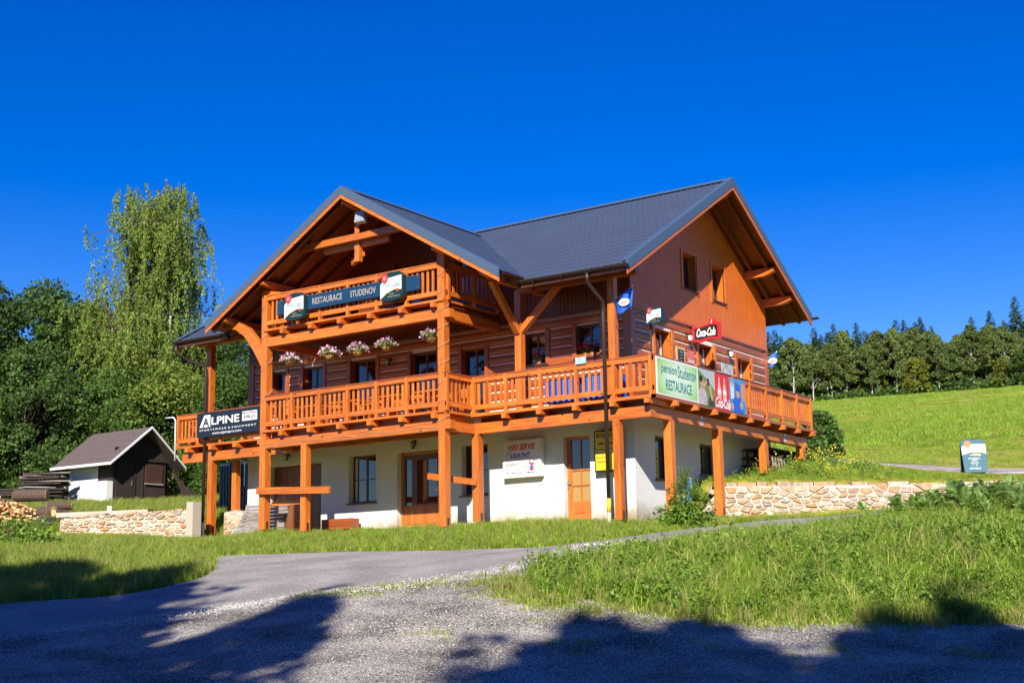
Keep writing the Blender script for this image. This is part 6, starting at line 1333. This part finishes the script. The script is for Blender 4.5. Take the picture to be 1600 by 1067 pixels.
P = field([(-.6, 5.5), (1.5, 7.5), (2.5, 11), (.5, 14), (-3, 13), (-1.2, 10)], 6, 8, zoff=0); scatter('yellow_flowers', P, [TU['e'], TU['f'], TU['f'], TU['e']], 'yellow flowering weeds on the terrace by the rear balcony post', 'flowers', 8, .8, 1.4)
mead = [(20, 35), (9, 29), (3, 24.5), (-2.7, 21.8), (-7, 23), (-22, 55), (-20, 75), (20, 75), (25, 50)]
P = field(mead, 5, 9); scatter('grass', P, [TU['g'], TU['g'], TU['c']], 'mown meadow grass on the near part of the hillside', 'grass', 9, .2, .4)
rs = np.random.RandomState(44); nn_ = 9000; lat = .19+rs.rand(nn_)*.25; dd = 62+170*rs.rand(nn_)**.8; mx_ = camP[0]+(f_.x+r_.x*lat)*dd; my_ = camP[1]+(f_.y+r_.y*lat)*dd; kk = np.sin(mx_*.35+np.sin(my_*.2)*2)*np.sin(my_*.28+mx_*.1) > -.1
mx_, my_ = mx_[kk], my_[kk]; P = np.c_[mx_, my_, HZ(mx_, my_)]; scatter('meadow_tussocks', P, [TU['g'], TU['g']], 'coarser grass tussocks scattered over the sloping meadow', 'grass', 45, .35, .9)
P = field(bank, 1.0, 10, noroad=False); scatter('bank_flowers', P, [TU['w'], TU['e']], 'small pale flowers and herbs dotted over the bank', 'flowers', 10, .7, 1.2)
# weeds creeping over the gravel
P = field([(2.2, -9.6), (3.2, -11.8), (1.5, -13.5), (4.5, -13.6), (8, -12), (11, -9.5), (13, -7), (10.2, -6.4), (7, -9), (5, -10.2)], 7, 12, thin=.8); P2 = P
w_l = resample([(-1.2, -11.4), (.2, -10.2), (1.6, -9.3), (3.0, -9.9), (3.6, -11)], 240)+np.random.RandomState(31).randn(240, 2)*.3; P3 = np.c_[w_l, HZ(w_l[:, 0], w_l[:, 1])]
scatter('verge_weeds', P3, [TU['h'], TU['c'], TU['h']], 'thin line of low weeds between asphalt and gravel', 'weeds', 33, .4, .9)
rs = np.random.RandomState(4); v = np.sin(P[:, 0]*1.9+1)*np.sin(P[:, 1]*2.3+P[:, 0]*.5); P = P[v > .1]
scatter('sparse_weeds', P, [TU['h'], TU['h'], TU['c']], 'sparse low weeds creeping over the gravel', 'weeds', 12, .5, .9)
# loose stones
chip = [bpy.data.objects.new('stone_chip', MB().ball((0, 0, .2), .9, .7, .55, 5, 3).mesh('stone_chip', M['chipstone'])), bpy.data.objects.new('stone_chip', MB().ball((0, 0, .2), .6, .9, .5, 4, 3).mesh('stone_chip', M['chipstone']))]
lot = [(-11, -21.5), (-4.2, -15.9), (-3.2, -13.9), (-2.0, -12.1), (-.4, -10.7), (1.7, -9.0), (3.2, -10.4), (5, -9.9), (6.9, -8.7), (10.1, -6.1), (14.3, -2.4), (16, -10), (8, -22), (-5, -26)]
P = field(lot, 90, 13, noroad=False, thin=.7); scatter('loose_gravel', P, chip, 'loose pale stone chips lying on the gravel lot', 'gravel', 13, .010, .028)
e2 = resample([(-4.2, -15.6), (-2.2, -12.6), (-.4, -10.9), (1.2, -8.6), (1.4, -7), (1.2, -5.2), (.9, -3.2)], 3500); e2 = e2+np.random.RandomState(6).randn(3500, 2)*.33
P = np.c_[e2, HZ(e2[:, 0], e2[:, 1])+.045]; scatter('loose_gravel', P, chip, 'loose pale stone chips strewn along the lower edge of the asphalt', 'gravel', 14, .008, .02)

# ------------------------------------------------------------------ trees behind the photographer whose shade falls on the foreground
shA = make_broad(14, 4.4, 71, 230, 90, .34, 'darkleaf', low=.25, clump=.085); shB = make_spruce(16, 3.4, 72, 26, 90, .6)
def shade_tree(m_, gx_, gy_, H, mesh_h, lab, rz=0, wide=1.0):
    """tree whose top throws its shade on ground point g"""
    L = H/(SUN.z/math.hypot(SUN.x, SUN.y)); ux, uy = SUN.x/math.hypot(SUN.x, SUN.y), SUN.y/math.hypot(SUN.x, SUN.y); zg = hz(gx_, gy_)
    x = gx_+ux*L; y = gy_+uy*L; dz = hz(x, y)-zg; L2 = (H+dz)/(SUN.z/math.hypot(SUN.x, SUN.y)); x = gx_+ux*L2; y = gy_+uy*L2
    s = H/mesh_h; plant_tree('tree_behind_camera', m_, x, y, lab, 'tree', 'trees behind the photographer', s*wide, rz=rz, sz=s)
NUM = 'one two three four five six seven eight nine ten eleven twelve thirteen fourteen fifteen sixteen seventeen eighteen nineteen twenty'.split()
for i, (gx_, gy_, H, m_, mh, w_) in enumerate([
    (-14.5, -10.0, 24, shA, 14, .6), (-11.0, -9.6, 25, shA, 14, .5), (-7.4, -9.8, 24, shA, 14, .5), (-4.6, -9.6, 23, shB, 16, .7), (-2.0, -9.4, 24, shB, 16, .6), (-.6, -12.0, 23, shA, 14, .3), (-5, -13.0, 22, shA, 14, .6),
    (3.6, -12.0, 23, shB, 16, .6), (5.2, -11.4, 24, shA, 14, .42), (7.4, -9.6, 23, shB, 16, .7), (8.8, -8.2, 24, shA, 14, .4), (8.4, -4.6, 26, shB, 16, .6), (9.4, -6.6, 23, shA, 14, .32), (11.2, -7.6, 23, shA, 14, .5), (12.8, -6.4, 23, shB, 16, .8), (2.6, -15.6, 22, shB, 16, .6), (6.6, -13.0, 22, shA, 14, .5), (-8.5, -13.5, 24, shB, 16, .8), (10.4, -9.2, 22, shA, 14, .5), (13.5, -8.0, 23, shA, 14, .5), (6.0, -12.2, 22, shB, 16, .5), (6.4, -10.6, 23, shA, 14, .42), (12, -9.5, 22, shA, 14, .5)]):
    shade_tree(m_, gx_, gy_, H, mh, 'tree at the edge of the wood behind the photographer', rz=i*1.7, wide=w_)
for i, (lat, dd, sc_) in enumerate(((-14, 1, .95), (-12, -6, 1.0), (-17, 6, .9), (12, -2, 1.0), (15, 5, .95), (9, -9, 1.0), (-6, -11, 1.0), (2, -12, .95))):  # trees added out of view to block sky light over the foreground
    x = camP[0]+(f_.x+0)*dd+r_.x*lat; y = camP[1]+f_.y*dd+r_.y*lat
    plant_tree('tree_behind_camera', shA, x, y, 'unseen tree added beside or behind the photographer to block sky light', 'tree', 'trees added close to the photographer to block sky', sc_, rz=i*2.2)
rr = random.Random(12)
for i in range(18):      # the wood goes on behind them
    k = i/17; x = -14+62*k+rr.uniform(-2, 2); y = -66+16*k+rr.uniform(-5, 5)-(6 if i % 2 else 0)
    plant_tree('tree_behind_camera', (shA, shB)[i % 2], x, y, 'tree deeper in the wood behind the photographer', 'tree', 'wood behind the photographer', 1.25+rr.uniform(-.1, .2), rz=i)
